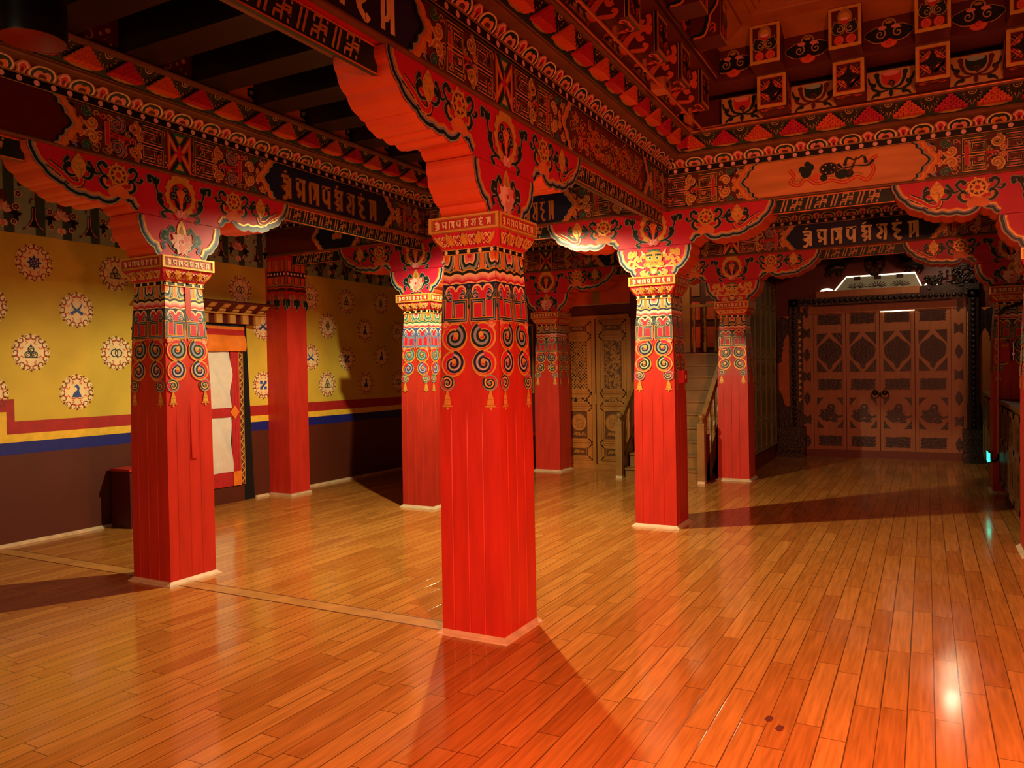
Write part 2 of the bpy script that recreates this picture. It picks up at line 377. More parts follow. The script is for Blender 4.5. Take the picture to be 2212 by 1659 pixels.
# Lantsa style syllables: stems with a head bar (unit cell about 1 wide, 1 high)
GLY = [
 [([(0, .95), (.55, .95)], .12), ([(.1, .75), (.4, .72), (.45, .5), (.15, .45), (.42, .3), (.3, .02), (.05, .0)], .14), ([(.62, .95), (.62, 0)], .14), ([(.2, 1.12), (.4, 1.2)], .08)],
 [([(0, .95), (.8, .95)], .12), ([(.18, .95), (.15, .55), (.35, .4), (.15, .2)], .14), ([(.35, .4), (.62, .4)], .1), ([(.62, .95), (.62, 0)], .15)],
 [([(.0, .95), (.85, .95)], .12), ([(.05, .95), (.08, .0)], .12), ([(.3, .85), (.5, .75), (.45, .35), (.3, .3)], .12), ([(.7, .95), (.7, 0)], .15)],
 [([(0, .95), (.75, .95)], .12), ([(.15, .95), (.12, .45), (.35, .25), (.55, .45)], .13), ([(.6, .95), (.6, 0)], .15)],
 [([(0, .95), (.8, .95)], .12), ([(.3, .95), (.1, .7), (.4, .6), (.12, .35), (.42, .28), (.2, .02)], .13), ([(.62, .95), (.62, .05)], .13), ([(.1, 1.1), (.35, 1.22)], .08)],
 [([(0, .95), (.8, .95)], .12), ([(.12, .95), (.4, .55), (.1, .3), (.35, .1)], .14), ([(.6, .95), (.66, .5), (.6, 0)], .14)],
 [([(0, .95), (.7, .95)], .12), ([(.35, .95), (.12, .65), (.5, .5), (.2, .25), (.5, .0), (.65, .1)], .14), ([(.3, 1.15), (.45, 1.15)], .1)],
 [([(0, .95), (.75, .95)], .12), ([(.2, .95), (.2, .0)], .13), ([(.45, .95), (.45, .35), (.2, .25)], .11), ([(.66, .95), (.66, 0)], .14)],
]
def script(P, x0, x1, z0, z1, m, l, shade=None, order=None):
    order = order or list(range(len(GLY))); n = len(order); w = (x1-x0)/n; h = (z1-z0)
    for i, g in enumerate(order):
        for pts, t in GLY[g]:
            q = [(x0+w*(i+.08+.92*x*.98), z0+h*.86*y) for x, y in pts]
            if len(q) > 2: q = smooth(q, 4)
            tt = t*min(w, h)*1.4
            if shade: stroke(P, q, tt*1.5, shade, l)
            stroke(P, q, tt, m, l+1)

# ------------------------------------------------------------------ column
WT = [(0, .202), (1.0, .2), (1.4, .196), (1.76, .184), (2.17, .164)]
def hw(z):
    for (a, wa), (b, wb) in zip(WT, WT[1:]):
        if z <= b: return wa+(wb-wa)*max(0, z-a)/(b-a)
    return WT[-1][1]
def shaft_pattern(pal):
    """u in [-1,1] of the face, v = height"""
    P = []; K = 1/.18                                       # metres -> u
    rect(P, -1, 2.0, 1, 2.165, 'navy', 0)
    for u in (-1, 0, 1):
        for w, m in ((.36, 'sage'), (.29, pal[0]), (.22, 'cream'), (.18, 'pink' if u == 0 else 'amber'), (.09, 'crimson' if u == 0 else 'orange')):
            o = [(x*w, 2.165-.078*(w/.3)*y) for x, y in smooth([(-1, 0), (-.98, .5), (-.6, .95), (0, .8), (.6, .95), (.98, .5), (1, 0)], 4)]
            o = [(max(-1, min(1, u+x)), y) for x, y in o]; poly(P, o, m, int(round((.36-w)*20))+1)
    for u in (-.5, .5):
        for w, m, l in ((.17, 'cream', 2), (.13, 'navy', 3), (.1, 'gold', 4), (.07, 'amber', 5)):
            o = smooth([(-.8*w, 2.165), (-.75*w, 2.11), (-w, 2.09), (0, 2.09-.18*w), (w, 2.09), (.75*w, 2.11), (.8*w, 2.165)], 4); poly(P, [(u+x, y) for x, y in o], m, l)
    def wave(z, amp, per, m, w, l):
        pts = [(-1+2*k/64, z+amp*abs(cos(PI*per*(k/64)))) for k in range(65)]; stroke(P, pts, w, m, l)
    wave(2.066, .012, 4, 'gold', .016, 7); wave(2.055, .012, 4, pal[0], .02, 8)
    wave(2.04, .012, 4, 'cream', .016, 9); wave(2.03, .012, 4, 'rose', .012, 10); wave(2.02, .012, 4, 'pink', .014, 10); wave(2.008, .012, 4, 'crimson', .013, 10); wave(1.996, .012, 4, 'cream', .01, 11)
    # ruyi heads and hanging leaves
    rect(P, -1, 1.905, 1, 2.0, pal[1], 12)
    for u in (-.5, .5):
        rect(P, u-.34, 1.9, u+.34, 1.958, 'crimson', 13)
        for d in (-1, 1):
            disc(P, (u+d*.2, 1.958), .2, 'cream', 13, .18); disc(P, (u+d*.2, 1.956), .15, 'crimson', 14, .18)
            curl(P, (u+d*.22, 1.925), .16, PI/2, d, [], 14) if 0 else None
            pts = [(u+d*.22+x*1.0, 1.925+y*.18) for x, y in spiral_pts((0, 0), .17, .03, PI*.5, -d*1.1)]
            for k, (w, m) in enumerate(((.036, 'cream'), (.027, pal[1]), (.012, pal[2]))): stroke(P, pts, w, m, 15+k)
    for u in (-1, 0, 1):
        for k in (-2, 2, -1, 1, 0):
            x1, z1 = u+k*.13, 1.868+abs(k)*.014
            if abs(x1) > 1: continue
            bands(P, smooth([(u, 1.985), (u+k*.06, 1.93), (x1, z1)], 4), ((.075*.18*1.7, 'sage'), (.075*.18, pal[3])), 18)
            disc(P, (x1, z1), .06, pal[3], 19, .2, 10)
    # square hooks
    for d in (-1, 1):
        q = [(d*.93, 1.9), (d*.93, 1.795), (d*.12, 1.795), (d*.12, 1.9), (d*.55, 1.9), (d*.55, 1.82)]
        rect(P, *(sorted((d*.93, d*.12))[0], 1.795, sorted((d*.93, d*.12))[1], 1.9), 'crimson', 20)
        def uvstroke(pts, w, m, l):
            for (a, b) in zip(pts, pts[1:]):
                hz, hu = w/2, w/2*K
                x0, x1 = sorted((a[0], b[0])); z0, z1 = sorted((a[1], b[1]))
                rect(P, max(-1, x0-hu), z0-hz, min(1, x1+hu), z1+hz, m, l)
        uvstroke(q, .028, 'gold', 21); uvstroke(q, .019, pal[3], 22); uvstroke(q, .006, pal[2], 23)
        # three volutes in a chain, then the bell
        def vol(cx, cz, R, mats, st, dr, l):
            disc(P, (cx, cz), R*K, mats[0], l, 1/K, 26); disc(P, (cx, cz), R*K*.86, 'crimson', l+1, 1/K, 24)
            pts = [(cx+x*K, cz+y) for x, y in spiral_pts((0, 0), R*.68, R*.2, st, dr*1.05, n=34)]
            # width measured in metres: stretch u
            def ust(w, m, l2):
                nr = normals([(x/K, z) for x, z in pts]); n = len(pts); A = []; B = []
                for i, (x, z) in enumerate(pts):
                    ww = R*w*(1.1-.45*i/(n-1))/2; A.append((max(-1, min(1, x+nr[i][0]*ww*K)), z+nr[i][1]*ww)); B.append((max(-1, min(1, x-nr[i][0]*ww*K)), z-nr[i][1]*ww))
                for i in range(n-1): P.append(([A[i], A[i+1], B[i+1], B[i]], m, l2))
            for k, (w, m) in enumerate(((.7, mats[0]), (.58, mats[1]), (.2, mats[2]), (.06, mats[3]))): ust(w, m, l+2+k)
            e = pts[-1]; disc(P, e, R*.2*K, mats[0], l+6, 1/K, 10)
        vol(d*.5, 1.7, .083, ('gold', pal[0], pal[2], 'sage'), PI*.62 if d > 0 else PI*.38, d, 24)
        vol(d*.82, 1.768, .024, ('gold', 'pink', 'cream', 'pink'), 0, -d, 30)
        vol(d*.53, 1.55, .075, ('gold', pal[1], pal[2], 'cream'), PI*.5, d, 24)
        vol(d*.72, 1.44, .046, ('sage', pal[0], 'gold', 'cream'), PI*.75, d, 31)
        for k in range(2): poly(P, [(d*(.72-.03), 1.397), (d*(.72+.03), 1.397), (d*(.72+.05), 1.375), (d*(.72-.05), 1.375)], 'gold', 24)
        o = smooth([(-.05, 1.378), (-.1, 1.35), (-.12, 1.32), (-.19, 1.305)], 3); o = o+[(-x, z) for x, z in o[::-1]]
        poly(P, [(d*.72+x, z) for x, z in o], 'gold', 24); disc(P, (d*.72, 1.296), .045, 'gold', 24, 1/K, 10)
        rect(P, d*.72-.14, 1.312, d*.72+.14, 1.318, 'ochre', 25); rect(P, d*.72-.1, 1.345, d*.72+.1, 1.349, 'ochre', 25)
    for s in (-1, 1):                                        # small pink pendant between the hooks
        stroke(P, smooth([(0, 1.86), (s*.02, 1.8), (s*.1, 1.768), (s*.09, 1.785)], 4), .008, 'pink', 24)
    return P
PAL = [('darkgreen', 'navy', 'paleblue', 'darkgreen'), ('navy', 'darkgreen', 'sage', 'navy'), ('green', 'blue', 'paleblue', 'blue')]

def shaft_mesh(pal, missing=False):
    b = MB()
    us = [-1, -.62, -.6, -.58, -.1, -.08, -.06, .4, .42, .44, 1]; gd = [0, 0, 1, 0, 0, 1, 0, 0, 1, 0, 0]
    zs = [.0, .4, .8, 1.15, 1.3, 1.4, 1.6, 1.76, 2.0, 2.17]
    for q in range(4):
        rows = []
        for z in zs:
            w = hw(z); g = .0035*max(0, min(1, (1.3-z)/.15)); r = []
            for u, k in zip(us, gd):
                x, y = u*w, -(w-g*k)
                for _ in range(q): x, y = -y, x
                r.append((x, y, z))
            rows.append(r)
        b.grid(rows, 'red', sm=False)
        c, s = [(1, 0), (0, 1), (-1, 0), (0, -1)][q]
        def fn(u, v, l):
            w = hw(v); x, y = u*w, -(w+.0008+l*.0002); return (x*c-y*s, x*s+y*c, v)
        b.pat(shaft_pattern(pal), fn)
        if missing and q == 0:                               # timber let in where the painting was lost
            b.face([fn(.02, .9, 40), fn(.3, .9, 40), fn(.3, 2.165, 40), fn(.02, 2.165, 40)], 'red')
    b.face([(-.16, -.16, 2.17), (.16, -.16, 2.17), (.16, .16, 2.17), (-.16, .16, 2.17)], 'red')
    return b
def base_mesh():
    b = MB(); w = .2
    for q in range(4):
        c, s = [(1, 0), (0, 1), (-1, 0), (0, -1)][q]
        R = lambda x, y, z: (x*c-y*s, x*s+y*c, z)
        pr = [(w+.034, 0), (w+.03, .008), (w+.02, .014), (w+.012, .022), (w+.003, .03)]
        for (a, z), (a2, z2) in zip(pr, pr[1:]): b.face([R(-a, -a, z), R(a, -a, z), R(a2, -a2, z2), R(-a2, -a2, z2)], 'trim_wood')
    return b
def capital_mesh():
    b = MB(); W = .226
    prof = [(.172, 2.165), (.172, 2.2), (.176, 2.202), (.19, 2.225), (.208, 2.252), (.218, 2.285), (W, 2.288), (W, 2.375)]
    for (a, z), (a2, z2) in zip(prof, prof[1:]):
        m = 'black' if z2 <= 2.2 else 'crimson' if z2 < 2.287 else 'ochre'
        for q in range(4):
            c, s = [(1, 0), (0, 1), (-1, 0), (0, -1)][q]; R = lambda x, y, z: (x*c-y*s, x*s+y*c, z)
            b.face([R(-a, -a, z), R(a, -a, z), R(a2, -a2, z2), R(-a2, -a2, z2)], m)
    b.face([(-W, -W, 2.375), (W, -W, 2.375), (W, W, 2.375), (-W, W, 2.375)], 'ochre'); b.face([(-.172, -.172, 2.165), (.172, -.172, 2.165), (.172, .172, 2.165), (-.172, .172, 2.165)], 'ochre')
    P = []
    for z0, z1 in ((2.165, 2.171), (2.194, 2.2)): rect(P, -.172, z0, .172, z1, 'gold', 2)
    for k in range(5): disc(P, (-.15+.075*k, 2.1825), .0115, 'cream', 2)
    B = []
    rect(B, -W, 2.289, W, 2.299, 'gold', 6); rect(B, -W, 2.364, W, 2.375, 'gold', 6); rect(B, -W, 2.289, -W+.018, 2.375, 'gold', 6); rect(B, W-.018, 2.289, W, 2.375, 'gold', 6)
    rect(B, -W+.028, 2.304, W-.028, 2.36, 'red', 1); stroke(B, [(-W+.024, 2.301), (W-.024, 2.301), (W-.024, 2.363), (-W+.024, 2.363), (-W+.024, 2.301)], .004, 'ochre', 4)
    script(B, -W+.035, W-.035, 2.309, 2.353, 'cream', 2, 'darkred')
    C = []
    for x in (-.105, 0, .105):
        for k in range(7): leaf(C, (x, 0), PI*.0+k*2*PI/7, .036, .013, 'gold', 'ochre', 3+k, .002)
        disc(C, (x, 0), .017, 'gold', 14, n=12); disc(C, (x, 0), .007, 'amber', 16, n=8)
    for x in (-.052, .052, -.155, .155):
        for d in (-1, 1): stroke(C, spiral_pts((x+d*.011, .012), .016, .004, -PI/2, d*1.0, n=12), .006, 'cream', 2); stroke(C, spiral_pts((x+d*.012, -.018), .014, .004, PI/2, -d*1.0, n=12), .006, 'cream', 2)
    # corner leaves
    for d in (-1, 1): leaf(C, (d*.2, .03), -PI/2-d*.25, .07, .014, 'gold', 'ochre', 3, .003)
    for q in range(4):
        c, s = [(1, 0), (0, 1), (-1, 0), (0, -1)][q]
        R = lambda x, y, z: (x*c-y*s, x*s+y*c, z)
        b.pat(P, lambda u, v, l: R(u, -(.172+l*.001), v)); b.pat(B, lambda u, v, l: R(u, -(W+l*.0012), v))
        def fc(u, v, l):
            z = 2.243+v; t = max(0, min(1, (z-2.202)/.083)); a = .178+.042*math.sqrt(t)
            return R(u*(.78+.25*t), -(a+.002+l*.0016), z)
        b.pat(C, fc)
    return b
UPP = [(1.105, 2.975), (1.085, 2.9), (1.02, 2.82), (.93, 2.75), (.885, 2.735), (.83, 2.7), (.745, 2.69), (.645, 2.685), (.56, 2.672), (.475, 2.735), (.41, 2.705), (.365, 2.66)]
LOW = [(.355, 2.655), (.348, 2.58), (.305, 2.485), (.235, 2.43), (.2, 2.377)]
def lobed(pts, k=.16, n=4):
    o = []
    for (x0, z0), (x1, z1) in zip(pts, pts[1:]):
        dx, dz = x1-x0, z1-z0
        for i in range(n):
            t = i/n; h = k*4*t*(1-t); o.append((x0+dx*t-dz*h, z0+dz*t+dx*h))
    o.append(pts[-1]); return o
def bracket_mesh(prof, ztop, motifs):
    """prof: right hand half, outermost first"""
    b = MB(); T = .15
    half = lobed(prof); full = half+[(-x, z) for x, z in half[::-1]]
    body = full+[(-prof[0][0], ztop), (prof[0][0], ztop)] if ztop > prof[0][1]+1e-4 else full
    f1 = lambda u, v, d: (u, d, v)
    b.prism(body, f1, -T, T, 'crimson', 'orange')
    P = []
    for sgn in (1, -1):
        line = [(sgn*x, z) for x, z in lobed(prof, .1)]
        nr = normals(line); s2 = -sgn
        off = lambda d: [(x+n[0]*s2*d*1.0, z+n[1]*s2*d) for (x, z), n in zip(line, nr)]
        cl = lambda q: [(min(prof[0][0], max(-prof[0][0], x)), min(ztop, z)) for x, z in q]
        stroke(P, cl(off(.02)), .04, 'darkgreen', 2); stroke(P, cl(off(.004)), .009, 'sage', 3); stroke(P, cl(off(.033)), .011, 'paleblue', 3)
        stroke(P, cl(off(.045)), .012, 'gold', 4); stroke(P, cl(off(.055)), .006, 'amber', 4)
        if prof[0][0] > 1: bands(P, hook(sgn), ((.05, 'darkgreen'), (.034, 'gold'), (.022, 'crimson')), 4)
    for nm, x, z, s in motifs:
        P += tf(MOT[nm], x, z, s, dl=5)
    for q in (1, -1):
        b.pat(P, lambda u, v, l: (u*q, -q*(T+.001+l*.0006), v))
    return b
def hook(d):
    q = smooth([(d*.98, 2.865), (d*.9, 2.82), (d*.83, 2.77), (d*.775, 2.77), (d*.765, 2.815), (d*.81, 2.835), (d*.86, 2.86)], 5)
    return q
UP_M = [('jewel', 0, 2.812, 1.18), ('wheel', .5, 2.86, 1.15), ('wheel', -.5, 2.86, 1.15), ('conch', .78, 2.86, 1.1), ('conch', -.78, 2.86, 1.1)]
# ------------------------------------------------------------------ beams
Z0, Z1 = 2.995, 3.3
H = Z1-Z0; ZM = (Z0+Z1)/2
def square_spiral(P, x, z, w, h, dx, dz, l, c1='olive', c2='darkgreen', c3='pink'):
    """meander starting at the outer corner (x,z) growing towards (dx,dz)"""
    q = [(x+dx*w, z), (x, z), (x, z+dz*h), (x+dx*w*.95, z+dz*h), (x+dx*w*.95, z+dz*h*.35), (x+dx*w*.42, z+dz*h*.35), (x+dx*w*.42, z+dz*h*.66)]
    stroke(P, q, .03, 'tan', l); stroke(P, q, .024, c2, l+1); stroke(P, q, .007, c3, l+2)
def brace(x, d, z0=Z0, z1=Z1, k=.1):
    """cusped border: tip at mid height, d = pointing direction"""
    zm, h = (z0+z1)/2, (z1-z0)/2; o = []
    ctl = [(0, 1), (.25, .92), (.3, .72), (.52, .62), (.62, .36), (.8, .26), (1, 0)]
    top = []
    for (a, b), (c, e) in zip(ctl, ctl[1:]):
        for i in range(3):
            t = i/3; bul = .1*4*t*(1-t); top.append((a+(c-a)*t+bul*(b-e)*.9, b+(e-b)*t+bul*(c-a)*.9))
    top.append(ctl[-1])
    pts = [(x+d*k*a, zm+h*b) for a, b in top]
    return pts+[(px, 2*zm-pz) for px, pz in pts[::-1][1:]]
def fret_block(P, x0, d, l, var=0, swirl=False):
    """key fret with scrolls, from x0 towards d"""
    X = lambda t: x0+d*t
    r = random.Random(9)
    for k in range(70):                                     # small foliage behind the fret
        x, z = X(r.uniform(.02, .8)), r.uniform(Z0+.03, Z1-.03)
        c_ = r.choice(('ochre', 'tan', 'orange', 'darkgreen', 'pink')); q = spiral_pts((x, z), r.uniform(.022, .036), .005, r.random()*6, r.choice((-1, 1))*1.15, n=16); stroke(P, q, .015, 'black', l-3); stroke(P, q, .009, c_, l-2)
    for sz in (1, -1):
        z = ZM+sz*(H/2-.024)
        square_spiral(P, X(.04), z, .17, .118, d, -sz, l, c3='pink')
        if not swirl: square_spiral(P, X(.5), z, .16, .118, -d, -sz, l, c3='gold')
        else:
            curl(P, (X(.4), ZM+sz*.08), .075, PI*.5*sz, d*sz, ('tan', 'darkgreen', 'paleblue', 'crimson'), l)
        curl(P, (X(.27), ZM+sz*.085), .062, PI/2*sz, d*sz, ('cream', 'orange' if swirl else 'gold', 'ochre'), l+1)
        stroke(P, smooth([(X(.16), ZM+sz*.125), (X(.22), ZM+sz*.13), (X(.3), ZM+sz*.03)]), lambda t: .014+.018*t, 'darkgreen', l+1)
        curl(P, (X(.22), ZM+sz*.028), .034, PI*.5*sz, -d*sz, ('cream', 'amber', 'ochre'), l+2)
        curl(P, (X(.58), ZM+sz*.048), .056, PI*sz, -d*sz, ('cream', 'gold', 'amber', 'ochre'), l+1)
        curl(P, (X(.62), ZM+sz*.118), .044, 0, d*sz, ('sage', 'darkgreen', 'green'), l+1)
        curl(P, (X(.67), ZM+sz*.03), .036, PI/2*sz, d*sz, ('cream', 'gold', 'orange'), l+2)
        curl(P, (X(.72), ZM+sz*.085), .046, PI*sz, -d*sz, ('cream', 'amber', 'ochre'), l+1)
        for k in range(5): stroke(P, arc((X(.8-.028*k), ZM+sz*.14), .026, PI/2-PI/2*(sz-1), PI/2-PI/2*(sz-1)+PI*.9, 8), .014, ('navy', 'sage', 'darkgreen', 'paleblue', 'navy')[k], l)
    for dz in (-.016, .016): stroke(P, [(X(.27), ZM), (X(.46), ZM+dz)], .012, 'red', l+1)
    a, c = sorted((X(.45), X(.49))); rect(P, a, ZM-.08, c, ZM+.08, 'tan', l+1); rect(P, a+.007, ZM-.076, c-.007, ZM+.076, 'crimson', l+2)
def border(P, x, d, l, cols=('darkgreen', 'sage', 'orange', 'gold', 'amber')):
    for k, m in enumerate(cols):
        stroke(P, brace(x+d*(.016*k-.03), d, k=.13), .0175, m, l+k)
def diamond(P, x, l, s=1):
    """hourglass star over the column axis"""
    for d in (-1, 1):
        poly(P, [(x+d*.1, ZM+H/2-.004), (x+d*.1, ZM-H/2+.004), (x, ZM)], 'orange', l)
        poly(P, [(x+d*.088, ZM+H/2-.035), (x+d*.088, ZM-H/2+.035), (x+d*.012, ZM)], 'gold', l+1)
        poly(P, [(x+d*.08, ZM+H/2-.075), (x+d*.08, ZM-H/2+.075), (x+d*.03, ZM)], 'red', l+2)
        poly(P, [(x+d*.075, ZM+.04), (x+d*.075, ZM-.04), (x+d*.04, ZM)], 'darkgreen', l+3)
    for sz in (-1, 1):
        poly(P, [(x-.085, ZM+sz*H/2), (x+.085, ZM+sz*H/2), (x, ZM+sz*.02)], 'darkgreen', l+1)
        poly(P, [(x-.06, ZM+sz*(H/2-.012)), (x+.06, ZM+sz*(H/2-.012)), (x, ZM+sz*.05)], 'green', l+2)
        poly(P, [(x-.035, ZM+sz*(H/2-.03)), (x+.035, ZM+sz*(H/2-.03)), (x, ZM+sz*.07)], 'gold', l+3)
    rect(P, x-.012, ZM-.06, x+.012, ZM+.06, 'crimson', l+4); rect(P, x-.04, ZM-.012, x+.04, ZM+.012, 'crimson', l+4)
def brocade(P, x0, x1, l):
    rnd = random.Random(5); x = x0
    while x < x1:
        z = Z0+.04+rnd.random()*.22
        q = spiral_pts((x, z), .024+.022*rnd.random(), .005, rnd.random()*6, rnd.choice((-1, 1))*1.1, n=16); stroke(P, q, .017, rnd.choice(('darkred', 'black')), l); stroke(P, q, .009, rnd.choice(('ochre', 'tan', 'orange', 'amber')), l+1)
        if rnd.random() < .3: disc(P, (x+.03, z), .012, 'darkgreen', l, n=8)
        x += .009
    for k in range(2):
        c = x0+(x1-x0)*(.3+.4*k); stroke(P, arc((c, ZM), .085, 0, PI*1.7, 18), .014, 'orange', l+4); stroke(P, arc((c, ZM), .055, PI, PI*2.6, 14), .012, 'ochre', l+4)
def offerings(P, x, l):
    """ritual objects on a scarf"""
    s = 1
    for k, (dx, dz, w) in enumerate(((-.38, .0, .02),)): pass
    q = smooth([(x-.34, .06+ZM), (x-.3, ZM+.0), (x-.33, ZM-.05), (x-.26, ZM-.08), (x-.2, ZM-.03), (x-.12, ZM-.085), (x, ZM-.07), (x+.1, ZM-.1), (x+.2, ZM-.065), (x+.28, ZM-.1), (x+.33, ZM-.02), (x+.3, ZM+.05), (x+.36, ZM+.09)])
    stroke(P, q, .03, 'red', l); stroke(P, q, .012, 'amber', l+1); stroke(P, [(a, b_+.035) for a, b_ in q[12:44]], .012, 'ochre', l)
    disc(P, (x-.02, ZM+.03), .075, 'brown', l+1, .72); disc(P, (x-.02, ZM+.03), .062, 'black', l+2, .75)
    for k in range(6): a = k*PI/3; disc(P, (x-.02+.045*cos(a), ZM+.03+.035*sin(a)), .006, 'cream', l+3, n=6)
    for dx, dz, r in ((-.2, .02, .045), (-.23, .05, .03), (-.17, .06, .035), (-.19, .09, .025)): disc(P, (x+dx, ZM+dz), r, 'darkgreen', l+1)
    for dx, dz, r in ((-.12, -.03, .035), (-.06, -.04, .03), (.08, -.02, .05), (.14, -.03, .035)): disc(P, (x+dx, ZM+dz), r, 'orange' if dx < -.1 else 'darkgreen', l+1)
    stroke(P, [(x+.14, ZM-.04), (x+.2, ZM+.1)], .018, 'darkred', l+3)
    for d in (-1, 1):
        scroll(P, [(x+.19, ZM+.07), (x+.19+d*.06, ZM+.1), (x+.19+d*.08, ZM+.05)], .018, 'darkgreen', 'tan', l+2, .005)
        scroll(P, [(x+.19, ZM+.03), (x+.19+d*.09, ZM+.02), (x+.19+d*.13, ZM+.05)], .016, 'darkgreen', 'tan', l+2, .005)
    stroke(P, [(x+.05, ZM+.0), (x+.3, ZM+.12)], .006, 'ochre', l+4)

def panel(P, x0, x1, kind, l):
    lo = brace(x0, -1, k=.13); hi = brace(x1, 1, k=.13)
    m = dict(script='navy', lit='navy', plain='darkred', orange='panel_orange', brocade='brown', small='navy')[kind]
    poly(P, lo+hi[::-1], m, l)
    xa, xb = x0+.02, x1-.02
    if kind == 'script': script(P, xa+.06, xb-.06, Z0+.03, Z1-.05, 'ochre', l+1, 'brown')
    if kind == 'lit': script(P, xa+.06, xb-.06, Z0+.03, Z1-.05, 'cream', l+1, 'black')
    if kind == 'orange': offerings(P, (xa+xb)/2, l+1)
    if kind == 'brocade': brocade(P, xa, xb, l+1)
    if kind == 'small':
        c = (xa+xb)/2; cloud(P, (c, ZM-.02), .08, 'amber', 'sage', l+1); disc(P, (c, ZM+.06), .035, 'gold', l+2); disc(P, (c, ZM+.06), .02, 'navy', l+3)
    for x, d in ((x0, -1), (x1, 1)): border(P, x, d, l+12)

def fascia_pattern(s0, s1, cols, panels, swirl=False):
    P = []
    rect(P, s0, Z0, s1, Z1, 'brown', 0)
    for c in cols:
        diamond(P, c, 4)
        for d in (-1, 1):
            Q = []; fret_block(Q, c+d*.1, d, 4, swirl=swirl); P += [p for p in Q if all(s0-.01 < u < s1+.01 for u, v in p[0])]
    for x0, x1, k in panels: panel(P, x0, x1, k, 14)
    stroke(P, [(s0, Z1-.008), (s1, Z1-.008)], .012, 'olive', 13); stroke(P, [(s0, Z0+.006), (s1, Z0+.006)], .01, 'olive', 13)
    return P

